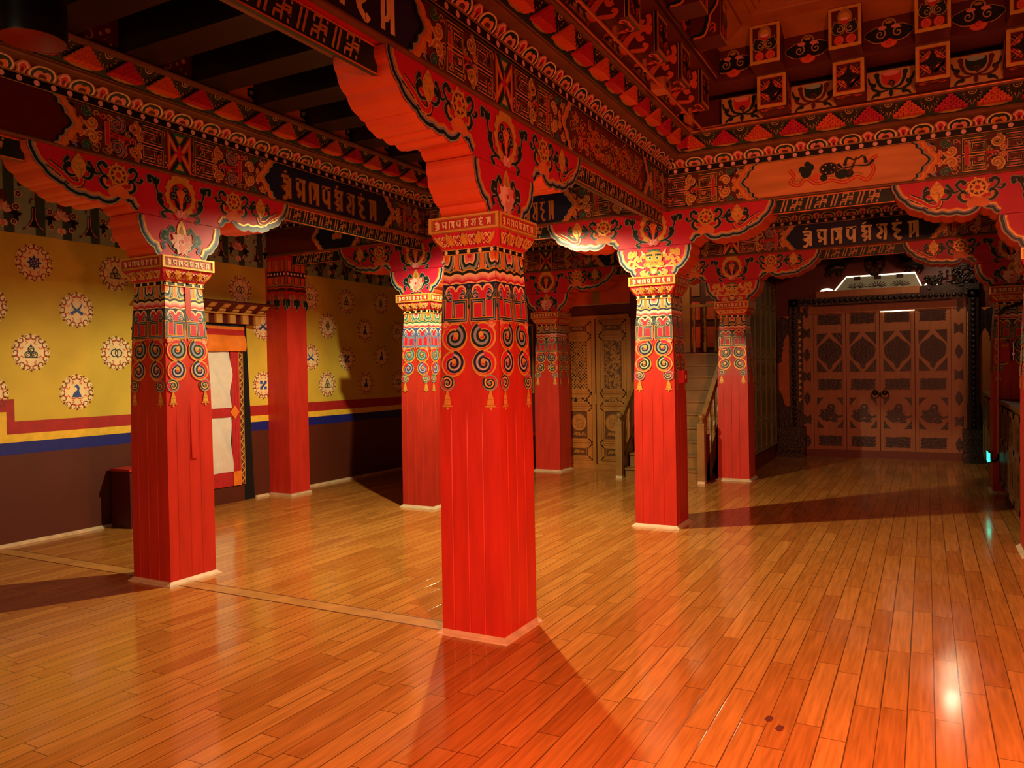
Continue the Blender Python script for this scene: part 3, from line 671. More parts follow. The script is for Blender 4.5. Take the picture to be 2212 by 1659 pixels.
def make_beam(name, label, origin, ax, nrm, s0, s1, cols, panels, frets, phase=0, swirl=False, detail=True, zbase=0):
    """origin (x,y) of s=0 on the axis; ax unit along, nrm outward of the painted face"""
    ax, nrm = Vector(ax), Vector(nrm); o = Vector((*origin, 0))
    t = thing(name, label, 'beam', (o+ax*((s0+s1)/2)), 0)
    sh = -(s0+s1)/2
    F = lambda s, a, z: ax*(s+sh)+nrm*a+Vector((0, 0, z))
    def solid(b, prof, m):
        """profile (a,z) closed by its mirror image"""
        b.sweep(prof, s0, s1, F, m); b.sweep([(-a, z) for a, z in prof], s0, s1, F, m)
        full = prof+[(-a, z) for a, z in prof[::-1]]
        for s in (s0, s1): b.face([F(s, a, z) for a, z in full], m)
        b.face([F(s0, -prof[0][0], prof[0][1]), F(s1, -prof[0][0], prof[0][1]), F(s1, *prof[0]), F(s0, *prof[0])], m)
        b.face([F(s0, -prof[-1][0], prof[-1][1]), F(s1, -prof[-1][0], prof[-1][1]), F(s1, *prof[-1]), F(s0, *prof[-1])], m)
    b = MB(); solid(b, [(.15, 2.985), (.15, Z1)], 'crimson'); b.build('beam_core', t)
    b = MB()
    for sg in (1, -1):
        b.sweep([(sg*a, z) for a, z in ((.13, 2.976), (.166, 2.976), (.17, 2.985), (.166, 2.996), (.15, 2.997))], s0, s1, F, 'beam_wood')
    b.build('lip_moulding', t)
    b = MB(); b.pat(fascia_pattern(s0, s1, cols, panels, swirl), lambda u, v, l: F(u, .1505+l*.0006, v)); b.build('painted_fascia', t)
    # bead strip
    b = MB(); solid(b, [(.168, Z1), (.168, 3.363)], 'black'); P = []
    rect(P, s0, Z1, s1, Z1+.007, 'ochre', 1); rect(P, s0, 3.355, s1, 3.363, 'ochre', 1)
    n = int((s1-s0)/.105)
    for k in range(n): disc(P, (s0+(k+.5)*(s1-s0)/n, 3.331), .0185, 'rose', 1, 1, 12)
    b.pat(P, lambda u, v, l: F(u, .168+l*.002, v)); b.build('bead_strip', t)
    # lotus petal cornice
    b = MB(); solid(b, [(.17, 3.363), (.19, 3.385), (.225, 3.43)], 'darkred'); P = []
    n = max(1, round((s1-s0)/.26)); w = (s1-s0)/n
    for k in range(n):
        c = s0+(k+.5)*w
        for m, a, h, l in (('tan', .086, .98, 1), ('cream', .078, .93, 2), ('darkgreen', .068, .84, 3), ('rose', .05, .56, 4), ('amber' if k % 2 else 'pink', .045, .52, 5), ('darkred', .024, .28, 7)):
            if l in (4, 5):
                pts = [(c-a, 0)]+arc((c-a*.5, h*.62), a*.52, PI, 0, 6, .3/a*.3)+arc((c+a*.5, h*.62), a*.52, PI, 0, 6, .3/a*.3)+[(c+a, 0)]
                pts = [(c-a, 0), (c-a*1.05, h*.5), (c-a*.75, h*.95), (c-a*.35, h), (c, h*.78), (c+a*.35, h), (c+a*.75, h*.95), (c+a*1.05, h*.5), (c+a, 0)]
            else: pts = smooth([(c-a, 0), (c-a*1.02, h*.45), (c-a*.6, h*.9), (c, h), (c+a*.6, h*.9), (c+a*1.02, h*.45), (c+a, 0)], 3)
            poly(P, pts, m, l)
        x = c+w/2
        for m, a, h, l in (('tan', .046, 1, 1), ('pink', .039, .93, 6), ('rose', .032, .8, 7), ('crimson', .022, .7, 8), ('darkred', .008, .4, 9)):
            pts = smooth([(x-a*.6, 0), (x-a*.62, h*.3), (x-a, h*.6), (x-a*.5, h*.92), (x, h), (x+a*.5, h*.92), (x+a, h*.6), (x+a*.62, h*.3), (x+a*.6, 0)], 3)
            if x+a < s1: poly(P, pts, m, l)
    def fc(u, v, l):
        a = .17+.02*min(1, v/.33)+.035*max(0, (v-.33)/.67); return F(u, a+.002+l*.0016, 3.364+.062*v)
    b.pat(P, fc); b.build('lotus_cornice', t)
    b = MB(); solid(b, [(.225, 3.425), (.285, 3.43), (.294, 3.438), (.292, 3.452), (.3, 3.455)], 'beam_wood'); b.build('cornice_moulding', t)
    # stepped block frieze
    b = MB(); solid(b, [(.3, 3.455), (.315, 3.457), (.4, 3.57)], 'darkgreen'); P = []
    per = .2875; k0 = math.floor((s0-phase)/per)-1; k1 = math.ceil((s1-phase)/per)+1
    fz = lambda u, v, l: F(u, .317+.083*v+.002+l*.0015, 3.458+.112*v)
    for k in range(k0, k1):
        c = phase+k*per
        if s0+.13 < c < s1-.13:
            m = 'orange' if k % 2 else 'crimson'
            for r in range(6):
                nb = 6-r; bw = .038
                for q in range(nb):
                    x = c+(q-(nb-1)/2)*bw; z = 3.47+r*.0165; pr = .052*(1-r/6.2)+.016*(1-abs(q-(nb-1)/2)/4)
                    a = .305+.083*(z-3.458)/.112
                    p0 = F(x-bw*.45, a, z); p1 = F(x+bw*.45, a+pr+.02, z+.0148)
                    b.box(p0.x, p1.x, p0.y, p1.y, p0.z, p1.z, m)
            for q in range(-3, 4): poly(P, petal((c, .0), PI/2+q*.42, .1, .014), 'ochre', 1)
            P[-7:] = [([(u, v*3.2) for u, v in pts], m_, l) for pts, m_, l in P[-7:]]
        x = c+per/2
        if s0+.1 < x < s1-.1:
            for q in range(-4, 5):
                a = -PI/2+q*.34; L = .118-.012*abs(q)
                for w_, mm, l in ((.0185, 'tan', 2), (.0125, 'black', 3)):
                    pt = petal((x, .142), a, L, w_); poly(P, [(u, min(1, v/.142)) for u, v in pt], mm, l)
            for r, mm, l in ((.03, 'tan', 5), (.024, 'black', 6), (.014, 'tan', 7), (.009, 'black', 8)):
                poly(P, [(x+u, 1+v/.142) for u, v in arc((0, 0), r, PI, 2*PI, 10)], mm, l)
    b.pat(P, fz); b.build('stepped_block_frieze', t)
    b = MB(); solid(b, [(.4, 3.57), (.44, 3.572), (.445, 3.59), (.44, 3.6)], 'beam_wood'); b.build('top_plank', t)
    for f0, f1 in frets:
        b = MB(); P = []; h = .125; zb = 2.852
        
        for sg in (1,): p0, p1 = F(f0, sg*.062, zb), F(f1, sg*.085, 2.985); b.box(p0.x, p1.x, p0.y, p1.y, p0.z, p1.z, 'darkgreen')
        rect(P, f0, zb, f1, zb+.008, 'amber', 1); rect(P, f0, 2.972, f1, 2.982, 'amber', 1)
        x = f0+.06; m = 'tan'; zz = zb+.018; hh = .098
        while x < f1-.16:
            for q in (0, .03): stroke(P, [(x+q, zz), (x+q+.03, zz+hh)], .013, m, 2)
            x2 = x+.075; k = .012
            G = lambda a, c: (x2+a*.085+c*.03, zz+c*hh)
            for ln in ([(0, 0), (0, .3), (.45, .3), (.45, 0)], [(.45, .3), (.45, .68), (.9, .68), (.9, .35), (1, .35)], [(0, .68), (0, 1), (.45, 1), (.45, .68)], [(.0, .5), (.9, .5)], [(.9, 1), (.9, .85)], [(.9, 0), (.9, .18)]):
                stroke(P, [G(*a) for a in ln], .012, m, 2)
            x += .205
        b.pat(P, lambda u, v, l: F(u, .085+l*.0015, v)); b.build('fret_board', t)
    return t
# ------------------------------------------------------------------ setting
def struct(b, name, parent=None):
    o = b.build(name, parent)
    if not parent: o['kind'] = 'structure'
    return o
b = MB(); b.box(-6.5, 10.2, -5.2, 5.3, -.1, 0, 'floor_planks'); struct(b, 'floor')
b = MB()                                                     # border boards on the column lines
def strip(b, x0, x1, y0, y1):
    b.face([(x0, y0, .0012), (x1, y0, .0012), (x1, y1, .0012), (x0, y1, .0012)], 'strip_wood')
    for d in (0, 1):
        x = x0+(x1-x0)*d; b.face([(x-.004, y0, .0016), (x+.004, y0, .0016), (x+.004, y1, .0016), (x-.004, y1, .0016)], 'brown')
strip(b, -.16, -.03, .24, SY-.24); struct(b, 'trim_1')
b = MB(); strip(b, -.12, .02, SY+.24, WY-.05); struct(b, 'trim_2')
b = MB()
b.box(-6.5, 10.2, -.45, 5.3, 3.875, 3.95, 'joist_wood'); b.box(2.9, 10.2, -5.2, -.45, 3.875, 3.95, 'joist_wood'); struct(b, 'ceiling')
# raised coffered ceiling over the wide bay
b = MB()
x1, y1 = 2.42, -.94
pr = [(-.08, 4.2), (.16, 4.2), (.165, 4.212), (.2, 4.218), (.205, 4.235), (.24, 4.24), (.25, 4.27), (.3, 4.275), (.31, 4.3)]
for (i, z), (j, w_) in zip(pr, pr[1:]):
    b.face([(x1-i, y1-i, z), (x1-i, -5.2, z), (x1-j, -5.2, w_), (x1-j, y1-j, w_)], 'lantern_wood')
    b.face([(x1-i, y1-i, z), (-5, y1-i, z), (-5, y1-j, w_), (x1-j, y1-j, w_)], 'lantern_wood')
b.box(-5, x1+.3, -5.2, y1+.3, 4.3, 4.35, 'lantern_wood')
struct(b, 'ceiling')
# left wall with painted medallions and bands
b = MB()
b.box(-6.5, 1.60, WY, WY+.15, 0, 3.88, 'yellow_wall'); b.box(2.84, BX, WY, WY+.15, 0, 3.88, 'yellow_wall'); b.box(1.60, 2.84, WY, WY+.15, 2.16, 3.88, 'yellow_wall')
P = []
for x0, x1 in ((-6.5, 1.6), (2.86, 7.17)):
    rect(P, x0, .0, x1, .825, 'maroon', 0); rect(P, x0, .825, x1, .935, 'stripe_blue', 1); rect(P, x0, .935, x1, 1.01, 'stripe_yellow', 1)
rect(P, .085, 1.01, 1.6, 1.125, 'stripe_red', 1); rect(P, 2.86, 1.0, 7.17, 1.135, 'stripe_red', 1)
rect(P, .085, 1.01, .157, 1.33, 'stripe_red', 2); rect(P, -6.5, 1.215, .157, 1.33, 'stripe_red', 1); rect(P, -6.5, .935, .085, 1.215, 'stripe_yellow', 1)
def medallion(P, x, z, kind, R=.165):
    M = []
    disc(M, (0, 0), R*.9, 'cream', 0, 1, 28); 
    for k in range(14):
        a = 2*PI*k/14; s = 1 if k % 2 else -1; cx, cz = R*.9*cos(a), R*.9*sin(a)
        disc(M, (R*.9*cos(a), R*.9*sin(a)), R*.15, 'cream', 1, 1, 10)
        stroke(M, spiral_pts((cx, cz), R*.2, R*.05, a+s*1.6, s*.8, n=12), .0085, 'medallion_red', 3)
        leaf(M, (R*.95*cos(a+.225), R*.95*sin(a+.225)), a+.225, R*.13, .009, 'medallion_red', 'medallion_red', 3, 0)
    for a in (PI/2, PI*1.5, 0, PI):
        c = (R*.52*cos(a)*1.05, R*.58*sin(a))
        for d in (-1, 1):
            t = [(0, .03), (.03, .035), (.045, .012), (.03, -.004), (.05, -.02)]
            q = [(c[0]+(-sin(a))*d*u+cos(a)*v, c[1]+cos(a)*d*u+sin(a)*v) for u, v in t]; stroke(M, smooth(q, 4), .007, 'orange', 3)
    k = kind; n_ = 'cloth_teal'; B_ = 'blue'
    if k == 0:                                              # eight spoked wheel
        stroke(M, arc((0, 0), .042, 0, 2*PI, 24), .012, B_, 4)
        for i in range(8): a = i*PI/4; stroke(M, [(.012*cos(a), .012*sin(a)), (.066*cos(a), .066*sin(a))], .014, B_, 4)
        disc(M, (0, 0), .016, B_, 4); disc(M, (0, 0), .008, 'orange', 5)
    elif k == 1:                                            # three rings
        for x_, z_ in ((0, .03), (-.03, -.02), (.03, -.02)): stroke(M, arc((x_, z_), .026, 0, 2*PI, 18), .009, n_, 4); stroke(M, arc((x_, z_), .012, 0, 5, 10), .006, n_, 4)
        stroke(M, [(-.06, -.045), (.06, -.045)], .01, n_, 4); disc(M, (0, .066), .009, n_, 4, 1, 8)
    elif k == 2:                                            # crossed blades
        for d in (-1, 1): stroke(M, smooth([(-d*.055, .07), (-d*.03, .02), (d*.02, -.015), (d*.06, -.04)]), lambda t: .006+.03*t, B_, 4)
    elif k == 3:                                            # interlaced rings
        for d in (-1, 1): stroke(M, arc((d*.022, 0), .036, 0, 2*PI, 20), .009, n_, 4)
        for i in range(8): a = i*PI/4+.2; disc(M, (.06*cos(a), .045*sin(a)), .007, n_, 4, 1, 8)
    elif k == 4:                                            # hill-like flame
        poly(M, smooth([(-.05, -.05), (-.03, -.01), (.005, .025), (-.012, .05), (-.03, .045), (0, .075), (.025, .045), (.022, .01), (.035, -.02), (.05, -.05)]), B_, 4)
        stroke(M, smooth([(-.06, -.055), (-.03, -.065), (0, -.055), (.03, -.065), (.06, -.055)]), .009, 'orange', 5)
    elif k == 5:                                            # square knot
        for dx in (-1, 1):
            for dz in (-1, 1): rect(M, dx*.016, dz*.016, dx*.055, dz*.055, B_, 4)
        stroke(M, [(-.03, -.03), (.03, .03)], .03, B_, 4); stroke(M, [(.045, -.02), (.02, -.045)], .02, B_, 4)
    else:                                                   # woven diamonds
        for d in (-1, 1):
            for dz in (.03, 0, -.03): stroke(M, [(d*.03, dz+.03), (0, dz), (d*.03, dz-.03)], .008, n_, 4)
        stroke(M, [(0, .07), (-.04, .0), (0, -.07), (.04, 0), (0, .07)], .008, n_, 4)
    P += tf(M, x, z)
for x, z, k in ((.37, 2.59, 0), (.77, 2.175, 2), (1.185, 2.57, 1), (.32, 1.755, 1), (1.18, 1.76, 3), (.75, 1.375, 4), (-.05, 2.17, 3), (-.06, 1.38, 2), (1.6, 2.17, 5),
                (2.83, 2.547, 3), (3.18, 2.12, 2), (3.165, 1.385, 5), (2.0, 2.55, 2), (4.02, 2.55, 3), (4.02, 1.74, 2), (4.37, 2.178, 6), (4.34, 1.37, 1), (4.78, 2.541, 1), (4.765, 1.725, 5),
                (5.18, 2.145, 4), (5.18, 1.365, 4), (5.57, 2.57, 6), (5.56, 1.765, 4), (5.975, 2.154, 3), (5.98, 1.37, 3), (6.38, 2.55, 1), (6.38, 1.75, 0), (6.78, 2.15, 2), (6.78, 1.37, 5)):
    medallion(P, x, z, k)
b.pat(P, lambda u, v, l: (u, WY-.002-l*.0007, v)); struct(b, 'wall_left')
b = MB(); b.face([(1.3, WY+.4, 0), (3.2, WY+.4, 0), (3.2, WY+.4, 2.6), (1.3, WY+.4, 2.6)], 'void'); struct(b, 'dark_beyond_doorway')  # near-black sheet, painted darkness filling the opening behind the curtain
for i, (x0, x1) in enumerate(((-6.5, 1.5), (2.99, 3.2), (3.6, BX))):
    b = MB(); b.box(x0, x1, WY-.02, WY, 0, .028, 'trim_wood'); b.box(x0, x1, WY-.035, WY-.02, 0, .012, 'trim_wood'); struct(b, 'baseboard_left')
# black trapezoid surround
b = MB()
for d, c in ((1, 2.86), (-1, 1.58)):
    pl = [(c-d*.06, 0), (c+d*.115, 0), (c+d*.035, 2.16), (c-d*.05, 2.16)]
    b.prism(pl, lambda u, v, q: (u, WY-.012+q, v), 0, .16, 'void')
b.build('door_surround')['kind'] = 'structure'; bpy.data.objects['door_surround'].name = 'door_1'
# back wall, with the stair opening between Y .1 and 1.5
b = MB()
b.box(BX, BX+.15, 1.55, WY+.15, 0, 3.88, 'darkred'); b.box(BX, BX+.15, -.02, 1.55, 2.95, 3.88, 'darkred')
P = []
rect(P, 1.62, 2.5, 2.95, 3.0, 'orange', 1); rect(P, 2.12, 2.5, 2.24, 3.0, 'ochre', 2)
for s in ([(1.62, 2.5), (2.95, 2.5)], [(1.62, 3.0), (2.95, 3.0)]): stroke(P, s, .018, 'tan', 3)
rect(P, 1.62, 2.31, 3.0, 2.48, 'brown', 1)
b.pat(P, lambda u, v, l: (BX-.002-l*.002, u, v)); struct(b, 'wall_back')
b = MB(); b.box(BX-.1, BX+.05, 1.42, 1.6, 0, 3.0, 'darkred'); struct(b, 'trim_3')
# stairwell walls
b = MB(); b.box(BX, EX, 1.55, 1.65, 0, 3.9, 'darkred'); b.box(9.2, 9.3, .02, 1.55, 0, 3.9, 'darkred')
for k in range(3): b.box(9.17, 9.2, .1+.5*k, .5+.5*k, 1.85, 2.2, 'orange'); b.box(9.17, 9.2, .1+.5*k, .5+.5*k, 2.32, 2.62, 'orange'); b.box(9.17, 9.2, .1+.5*k, .5+.5*k, 2.72, 2.95, 'lantern_wood')
struct(b, 'wall_stairwell')
# vestibule and right walls
b = MB(); b.box(6.9, EX+.2, -.02, .02, 0, 3.9, 'darkred'); struct(b, 'wall_vestibule')
b = MB(); b.box(EX+.02, EX+.2, -3.6, .1, 0, 3.9, 'darkred'); struct(b, 'wall_front')
b = MB(); b.box(-6.5, 10.1, RY-.15, RY, 0, 4.3, 'darkred'); 
for k in range(9): b.box(3.7+k*.62, 3.78+k*.62, RY, RY+.03, 1.1, 3.0, 'lantern_wood')
struct(b, 'wall_right')
b = MB(); b.box(-6.6, -6.5, -5.2, 5.3, 0, 4.3, 'darkred'); struct(b, 'wall_rear')

# ------------------------------------------------------------------ columns
SH = [shaft_mesh(p_).build('shaft') for p_ in PAL]; SHm = shaft_mesh(PAL[0], True).build('shaft')
PRO = dict(base=base_mesh().build('base_moulding'), cap=capital_mesh().build('capital'),
           up=bracket_mesh(UPP, 2.975, UP_M).build('upper_bracket'), lo=bracket_mesh(LOW, 2.656, [('lotus', 0, 2.51, 1.15)]).build('lower_bracket'),
           li=bracket_mesh(LOW, 2.656, [('lion', 0, 2.52, .98)]).build('lower_bracket'))
def column(x, y, rz, sh, low, label):
    t = thing('painted_column', label, 'column', (x, y, 0), rz)
    for src in (sh, PRO['base'], PRO['cap'], PRO[low], PRO['up']): put(src, t)
column(0, 0, 0, SH[0], 'lo', 'nearest red column, alone in the middle of the hall, with a lotus on its bracket')
column(0, SY, 0, SHm, 'lo', 'red column at left in front of the curtained doorway, with a plain red strip let into its painting')
column(SX, 0, PI/2, SH[1], 'li', 'red column right of centre with a golden lion mask on its brightly lit bracket')
column(SX, SY, PI/2, SH[2], 'lo', 'red column half hidden behind the nearest one, blue leaves under its capital')
column(2*SX, 0, PI/2, SH[1], 'li', 'red column to the right of the wooden staircase, with a dim lion mask bracket')
column(2*SX, SY, PI/2, SH[1], 'lo', 'red column beside the carved double door, at its left')
column(SX, -SC3, PI/2, SH[0], 'lo', 'red column cut off by the right edge, its big bracket reaching in from the right')
column(2*SX, -SC3, PI/2, SH[1], 'lo', 'dark red column at far right carrying the copper pipe and green exit sign')
for o in list(PRO.values())+SH+[SHm]: bpy.data.objects.remove(o)
# pilaster on the left wall
t = thing('wall_pilaster', 'red half column standing against the yellow wall right of the curtained doorway', 'column', (3.41, WY-.19, 0))
b = MB(); b.box(-.17, .17, -.16, .19, .03, 2.98, 'red'); P = []
for k in range(3):
    u = -.115+.115*k
    for w, m, l in ((.05, 'tan', 1), (.042, 'darkgreen', 2), (.03, 'orange', 3)):
        rect(P, u-w, 2.8, u+w, 2.93, m, l) if k != 9 else 0
        poly(P, smooth([(u-w, 2.72), (u-w, 2.66-w*.3), (u, 2.64-w*.5), (u+w, 2.66-w*.3), (u+w, 2.72)]), m, l)
rect(P, -.17, 2.73, .17, 2.79, 'black', 4)
for k in range(6): disc(P, (-.145+.058*k, 2.76), .018, 'rose', 5, 1, 10)
for z, m in ((2.61, 'tan'), (2.6, 'darkgreen'), (2.585, 'orange'), (2.57, 'darkred'), (2.55, 'darkgreen')): stroke(P, [(-.17+.34*k/40, z+.012*abs(sin(PI*2*k/40))) for k in range(41)], .016, m, 4)
for u in (-.17, 0, .17):
    for k in (-2, -1, 0, 1, 2):
        if abs(u+k*.05) <= .17: leaf(P, (u, 2.44-abs(k)*.0), -PI/2+k*.55, .13-.03*abs(k), .026, 'darkgreen', 'sage', 4, .006)
for u in (-.085, .085):
    for d in (-1, 1): curl(P, (u+d*.038, 2.47), .048, PI/2, d, ('tan', 'darkgreen', 'orange', 'pink'), 9)
b.pat(P, lambda u, v, l: (u, -.161-l*.0012, v)); b.pat([q for q in P], lambda u, v, l: (-.171-l*.0012, u*.9, v)); b.build('shaft', t)
b = MB(); b.box(-.185, .185, -.18, .19, 0, .03, 'trim_wood'); b.build('base_moulding', t)

# ------------------------------------------------------------------ beams
A1 = 1.085
make_beam('painted_beam', 'painted beam over the left column, crossing the upper left to the back', (0, SY), (1, 0, 0), (0, -1, 0), -3.2, SX-.15, (0, SX),
          ((-SX+.93, -.93, 'plain'), (.93, SX-.93, 'script')), ((-3.2+.93, -A1), (A1, SX-.16)), 0, True)
make_beam('painted_beam', 'painted beam over the nearest column, running from the top edge to the lion column', (0, 0), (1, 0, 0), (0, -1, 0), -3.2, SX-.15, (0, SX),
          ((-SX+.93, -.93, 'lit'), (.93, SX-.93, 'brocade')), ((-3.2+.93, -A1), (A1, SX-.16)), .1)
make_beam('painted_beam', 'painted cross beam over the lion mask column, with an orange offerings panel at right', (SX, 0), (0, -1, 0), (-1, 0, 0), -WY+.07, SC3+.3, (-SY, 0, SC3),
          ((-4.06, -3.63, 'small'), (-SY+.93, -.93, 'script'), (.93, SC3-.93, 'orange')), ((-4.62, -SY-A1), (-SY+A1, -A1), (A1, SC3-A1)), .15)
make_beam('painted_beam', 'dim rear cross beam with pale syllables on black, above the entrance passage', (2*SX, 0), (0, -1, 0), (-1, 0, 0), -WY+.07, SC3+.3, (-SY, 0, SC3),
          ((-4.1, -SY-.93, 'script'), (-SY+.93, -.93, 'script'), (.8, 2.32, 'lit')), ((-WY+.1, -SY-A1), (-SY+A1, -A1), (A1, SC3-A1)), .15, True)
# ------------------------------------------------------------------ joists, infill panels, rafters
ORD = ['first', 'second', 'third', 'fourth', 'fifth', 'sixth', 'seventh', 'eighth', 'ninth', 'tenth', 'eleventh', 'twelfth', 'thirteenth']
jx = [-.07+.572*k for k in range(-4, 6)]                     # near edges, .25 wide
n = len(jx)
for k, x in enumerate(jx):
    b = MB(); b.box(0, .25, -.2, WY-.02, 3.602, 3.874, 'joist_wood')
    o = b.build('ceiling_joist', None, (x, 0, 0))
    tag(o, 'dark ceiling joist above the left bay, %s from the far end' % ORD[n-1-k], 'joist', 'dark ceiling joists over the left bay')
def flower_panel(P, w, h, kind):
    if kind == 0:                                           # pale scrolls on red
        rect(P, 0, 0, w, h, 'darkred', 0); r = random.Random(3)
        for k in range(16): disc(P, (r.uniform(.02, w-.02), r.uniform(.02, h-.02)), r.uniform(.008, .017), 'tan', 1, 1, 9)
        for k in range(7): stroke(P, arc((r.uniform(.05, w-.05), r.uniform(.05, h-.05)), .03, r.random()*6, r.random()*6+2, 8), .008, 'tan', 2)
    else:
        rect(P, 0, 0, w, h, 'amber' if kind == 1 else 'orange', 0)
        for x, z, m in ((.03, .02, 'navy'), (w-.02, h*.35, 'navy'), (w*.62, h*.93, 'navy'), (w*.3, h*.66, 'red'), (0, h*.8, 'green')):
            for q in range(5): a = q*2*PI/5; disc(P, (min(w, max(0, x+.026*cos(a))), min(h, max(0, z+.026*sin(a)))), .021, m, 1, 1, 10)
            stroke(P, [(min(w, max(0, px)), min(h, max(0, pz))) for px, pz in spiral_pts((x, z), .02, .004, 0, 1.1, n=12)], .005, 'cream', 2)
        stroke(P, smooth([(.02, h*.3), (w*.4, h*.25), (w*.7, h*.6), (w-.02, h*.8)]), .008, 'ochre', 1)
for k in range(n-1):
    b = MB(); w = .322; P = []; b.box(0, w, 0, .03, 0, .27, 'joist_wood'); flower_panel(P, w, .27, 0 if jx[k] < -.2 else 1)
    b.pat(P, lambda u, v, l: (u, -.001-l*.001, v)); o = b.build('infill_panel', None, (jx[k]+.25, 2.34, 3.602))
    tag(o, ('small red panel with pale scrolls' if jx[k] < -.2 else 'small yellow panel with blue flowers')+' over the left beam, %s from the far end' % ORD[n-2-k], 'panel', 'painted panels between the joists')

def cross_pattern(P, w, h):
    rect(P, 0, 0, w, h, 'gold', 0); rect(P, .022, .022, w-.022, h-.022, 'orange', 1); rect(P, .028, .028, w-.028, h-.028, 'darkred', 2)
    c = (w/2, h/2); r = min(w, h)/2-.03
    for k in range(4):
        a = PI/4+k*PI/2; ca, sa = cos(a), sin(a)
        stroke(P, [(c[0]+ca*r*.2, c[1]+sa*r*.2), (c[0]+ca*r*1.32, c[1]+sa*r*1.32)], .024, 'amber', 3); stroke(P, [(c[0]+ca*r*.95, c[1]+sa*r*.95), (c[0]+ca*r*1.34, c[1]+sa*r*1.34)], .017, 'black', 4)
        b_ = k*PI/2
        stroke(P, [(c[0]+cos(b_)*r*.35, c[1]+sin(b_)*r*.35), (c[0]+cos(b_)*r, c[1]+sin(b_)*r)], .02, 'black', 6)
        for d in (-1, 1):
            p0 = (c[0]+cos(b_)*r*.95-sin(b_)*d*.012, c[1]+sin(b_)*r*.95+cos(b_)*d*.012); p1 = (c[0]+cos(b_+d*PI/2)*r*.95+cos(b_)*.012, c[1]+sin(b_+d*PI/2)*r*.95+sin(b_)*.012)
            stroke(P, [p0, p1], .022, 'orange', 5); stroke(P, [p0, p1], .006, 'darkred', 6)
        stroke(P, [(c[0]-ca*r*.5, c[1]-sa*r*.5), (c[0]+ca*r*.5, c[1]+sa*r*.5)], .03, 'black', 7)
def jewel_pattern(P, w, h):
    rect(P, 0, 0, w, h, 'gold', 0); rect(P, .022, .026, w-.022, h-.022, 'darkred', 1); c = w/2
    disc(P, (c, h*.74), .05, 'ochre', 2, 1.25, 20); disc(P, (c, h*.72), .036, 'gold', 3, 1.1, 16); poly(P, arc((c, h*.68), .034, PI, 2*PI, 10), 'red', 4); disc(P, (c, h*.69), .03, 'rose', 5, .4, 14)
    for d in (-1, 1):
        disc(P, (c+d*.045, h*.47), .047, 'tan', 4, 1, 16); disc(P, (c+d*.045, h*.47), .042, 'darkgreen', 5, 1, 16)
        stroke(P, spiral_pts((c+d*.035, h*.45), .03, .005, PI/2, d*1.2), .007, 'tan', 6); leaf(P, (c+d*.05, h*.5), PI/2-d*.4, .05, .014, 'darkgreen', 'tan', 4, .004)
        disc(P, (c+d*.04, h*.19), .034, 'orange', 3, 1, 14); stroke(P, spiral_pts((c+d*.04, h*.18), .022, .005, PI/2, -d*1.2), .006, 'crimson', 4)
def rafter_mesh(tier):
    """local: +y is back into the wall, front face at y=0, width on x"""
    b = MB(); w = .225
    if tier == 0:
        side = [(0, 3.6), (0, 3.862), (.355, 3.862), (.355, 3.602), (.27, 3.602), (.22, 3.635), (.15, 3.615), (.1, 3.632), (.05, 3.6)]
        h0, h1 = 3.6, 3.862
    else:
        side = [(0, 3.858), (0, 4.16), (.25, 4.16), (.25, 3.9), (.2, 3.858)]; h0, h1 = 3.858, 4.16
    b.prism(side, lambda u, v, d: (d, u, v), 0, w, 'darkred')
    P = []; (cross_pattern if tier == 0 else jewel_pattern)(P, w, h1-h0); b.pat(P, lambda u, v, l: (u, -.001-l*.0012, h0+v))
    Q = []
    if tier == 0:
        stroke(Q, [(.012, 3.6), (.012, 3.862)], .014, 'black', 1); stroke(Q, [(.02, 3.6), (.02, 3.862)], .005, 'tan', 2)
        stroke(Q, smooth([(.06, 3.85), (.05, 3.8), (.08, 3.765), (.12, 3.78), (.11, 3.81), (.09, 3.8)]), .034, 'orange', 2)
        stroke(Q, smooth([(.06, 3.72), (.05, 3.76), (.09, 3.77), (.13, 3.735), (.12, 3.7), (.09, 3.705)]), .034, 'orange', 2)
        stroke(Q, smooth([(.05, 3.74), (.12, 3.76), (.19, 3.72), (.25, 3.65), (.28, 3.62)]), lambda t: .022+.045*t, 'orange', 3)
        stroke(Q, smooth([(.28, 3.62), (.18, 3.63), (.1, 3.622), (.07, 3.645), (.1, 3.66)]), .026, 'orange', 3)
        for k in range(3): stroke(Q, arc((.25, 3.76), .014+.012*k, 0, 5.5, 10), .009, 'crimson', 2)
        for sx in (1, 0): b.pat(Q, lambda u, v, l: ((w+.001+l*.001) if sx else (-.001-l*.001), u, v))
    else:
        stroke(Q, smooth([(.21, 3.875), (.13, 3.885), (.095, 3.96), (.085, 4.02), (.03, 4.08), (.015, 4.15)]), .03, 'darkgreen', 1)
        stroke(Q, smooth([(.19, 3.865), (.11, 3.875), (.075, 3.96), (.065, 4.01), (.02, 4.07), (.006, 4.13)]), .014, 'amber', 2)
        for k in range(2): stroke(Q, arc((.05, 3.9+.03*k), .018, 0, 4.5, 10), .008, 'orange', 3)
        for sx in (1, 0): b.pat([([(max(0, u), v) for u, v in pts], m, l) for pts, m, l in Q], lambda u, v, l: ((w+.001+l*.001) if sx else (-.001-l*.001), u, v))
    if tier == 0:
        C = []
        for d in (-1, 1): stroke(C, smooth([(w/2, .03), (w/2+d*.05, .025), (w/2+d*.085, .05), (w/2+d*.06, .07), (w/2+d*.04, .055)]), .014, 'orange', 1)
        b.pat(C, lambda u, v, l: (u, v, 3.599-l*.0008+ (0.0)))
    return b
RM = [rafter_mesh(0).build('rafter'), rafter_mesh(1).build('rafter')]
xs = [x for x in jx if -1.3 < x < 2.5]
ys = [-1.07-.572*k for k in range(4)]
TN = ['lower', 'upper']
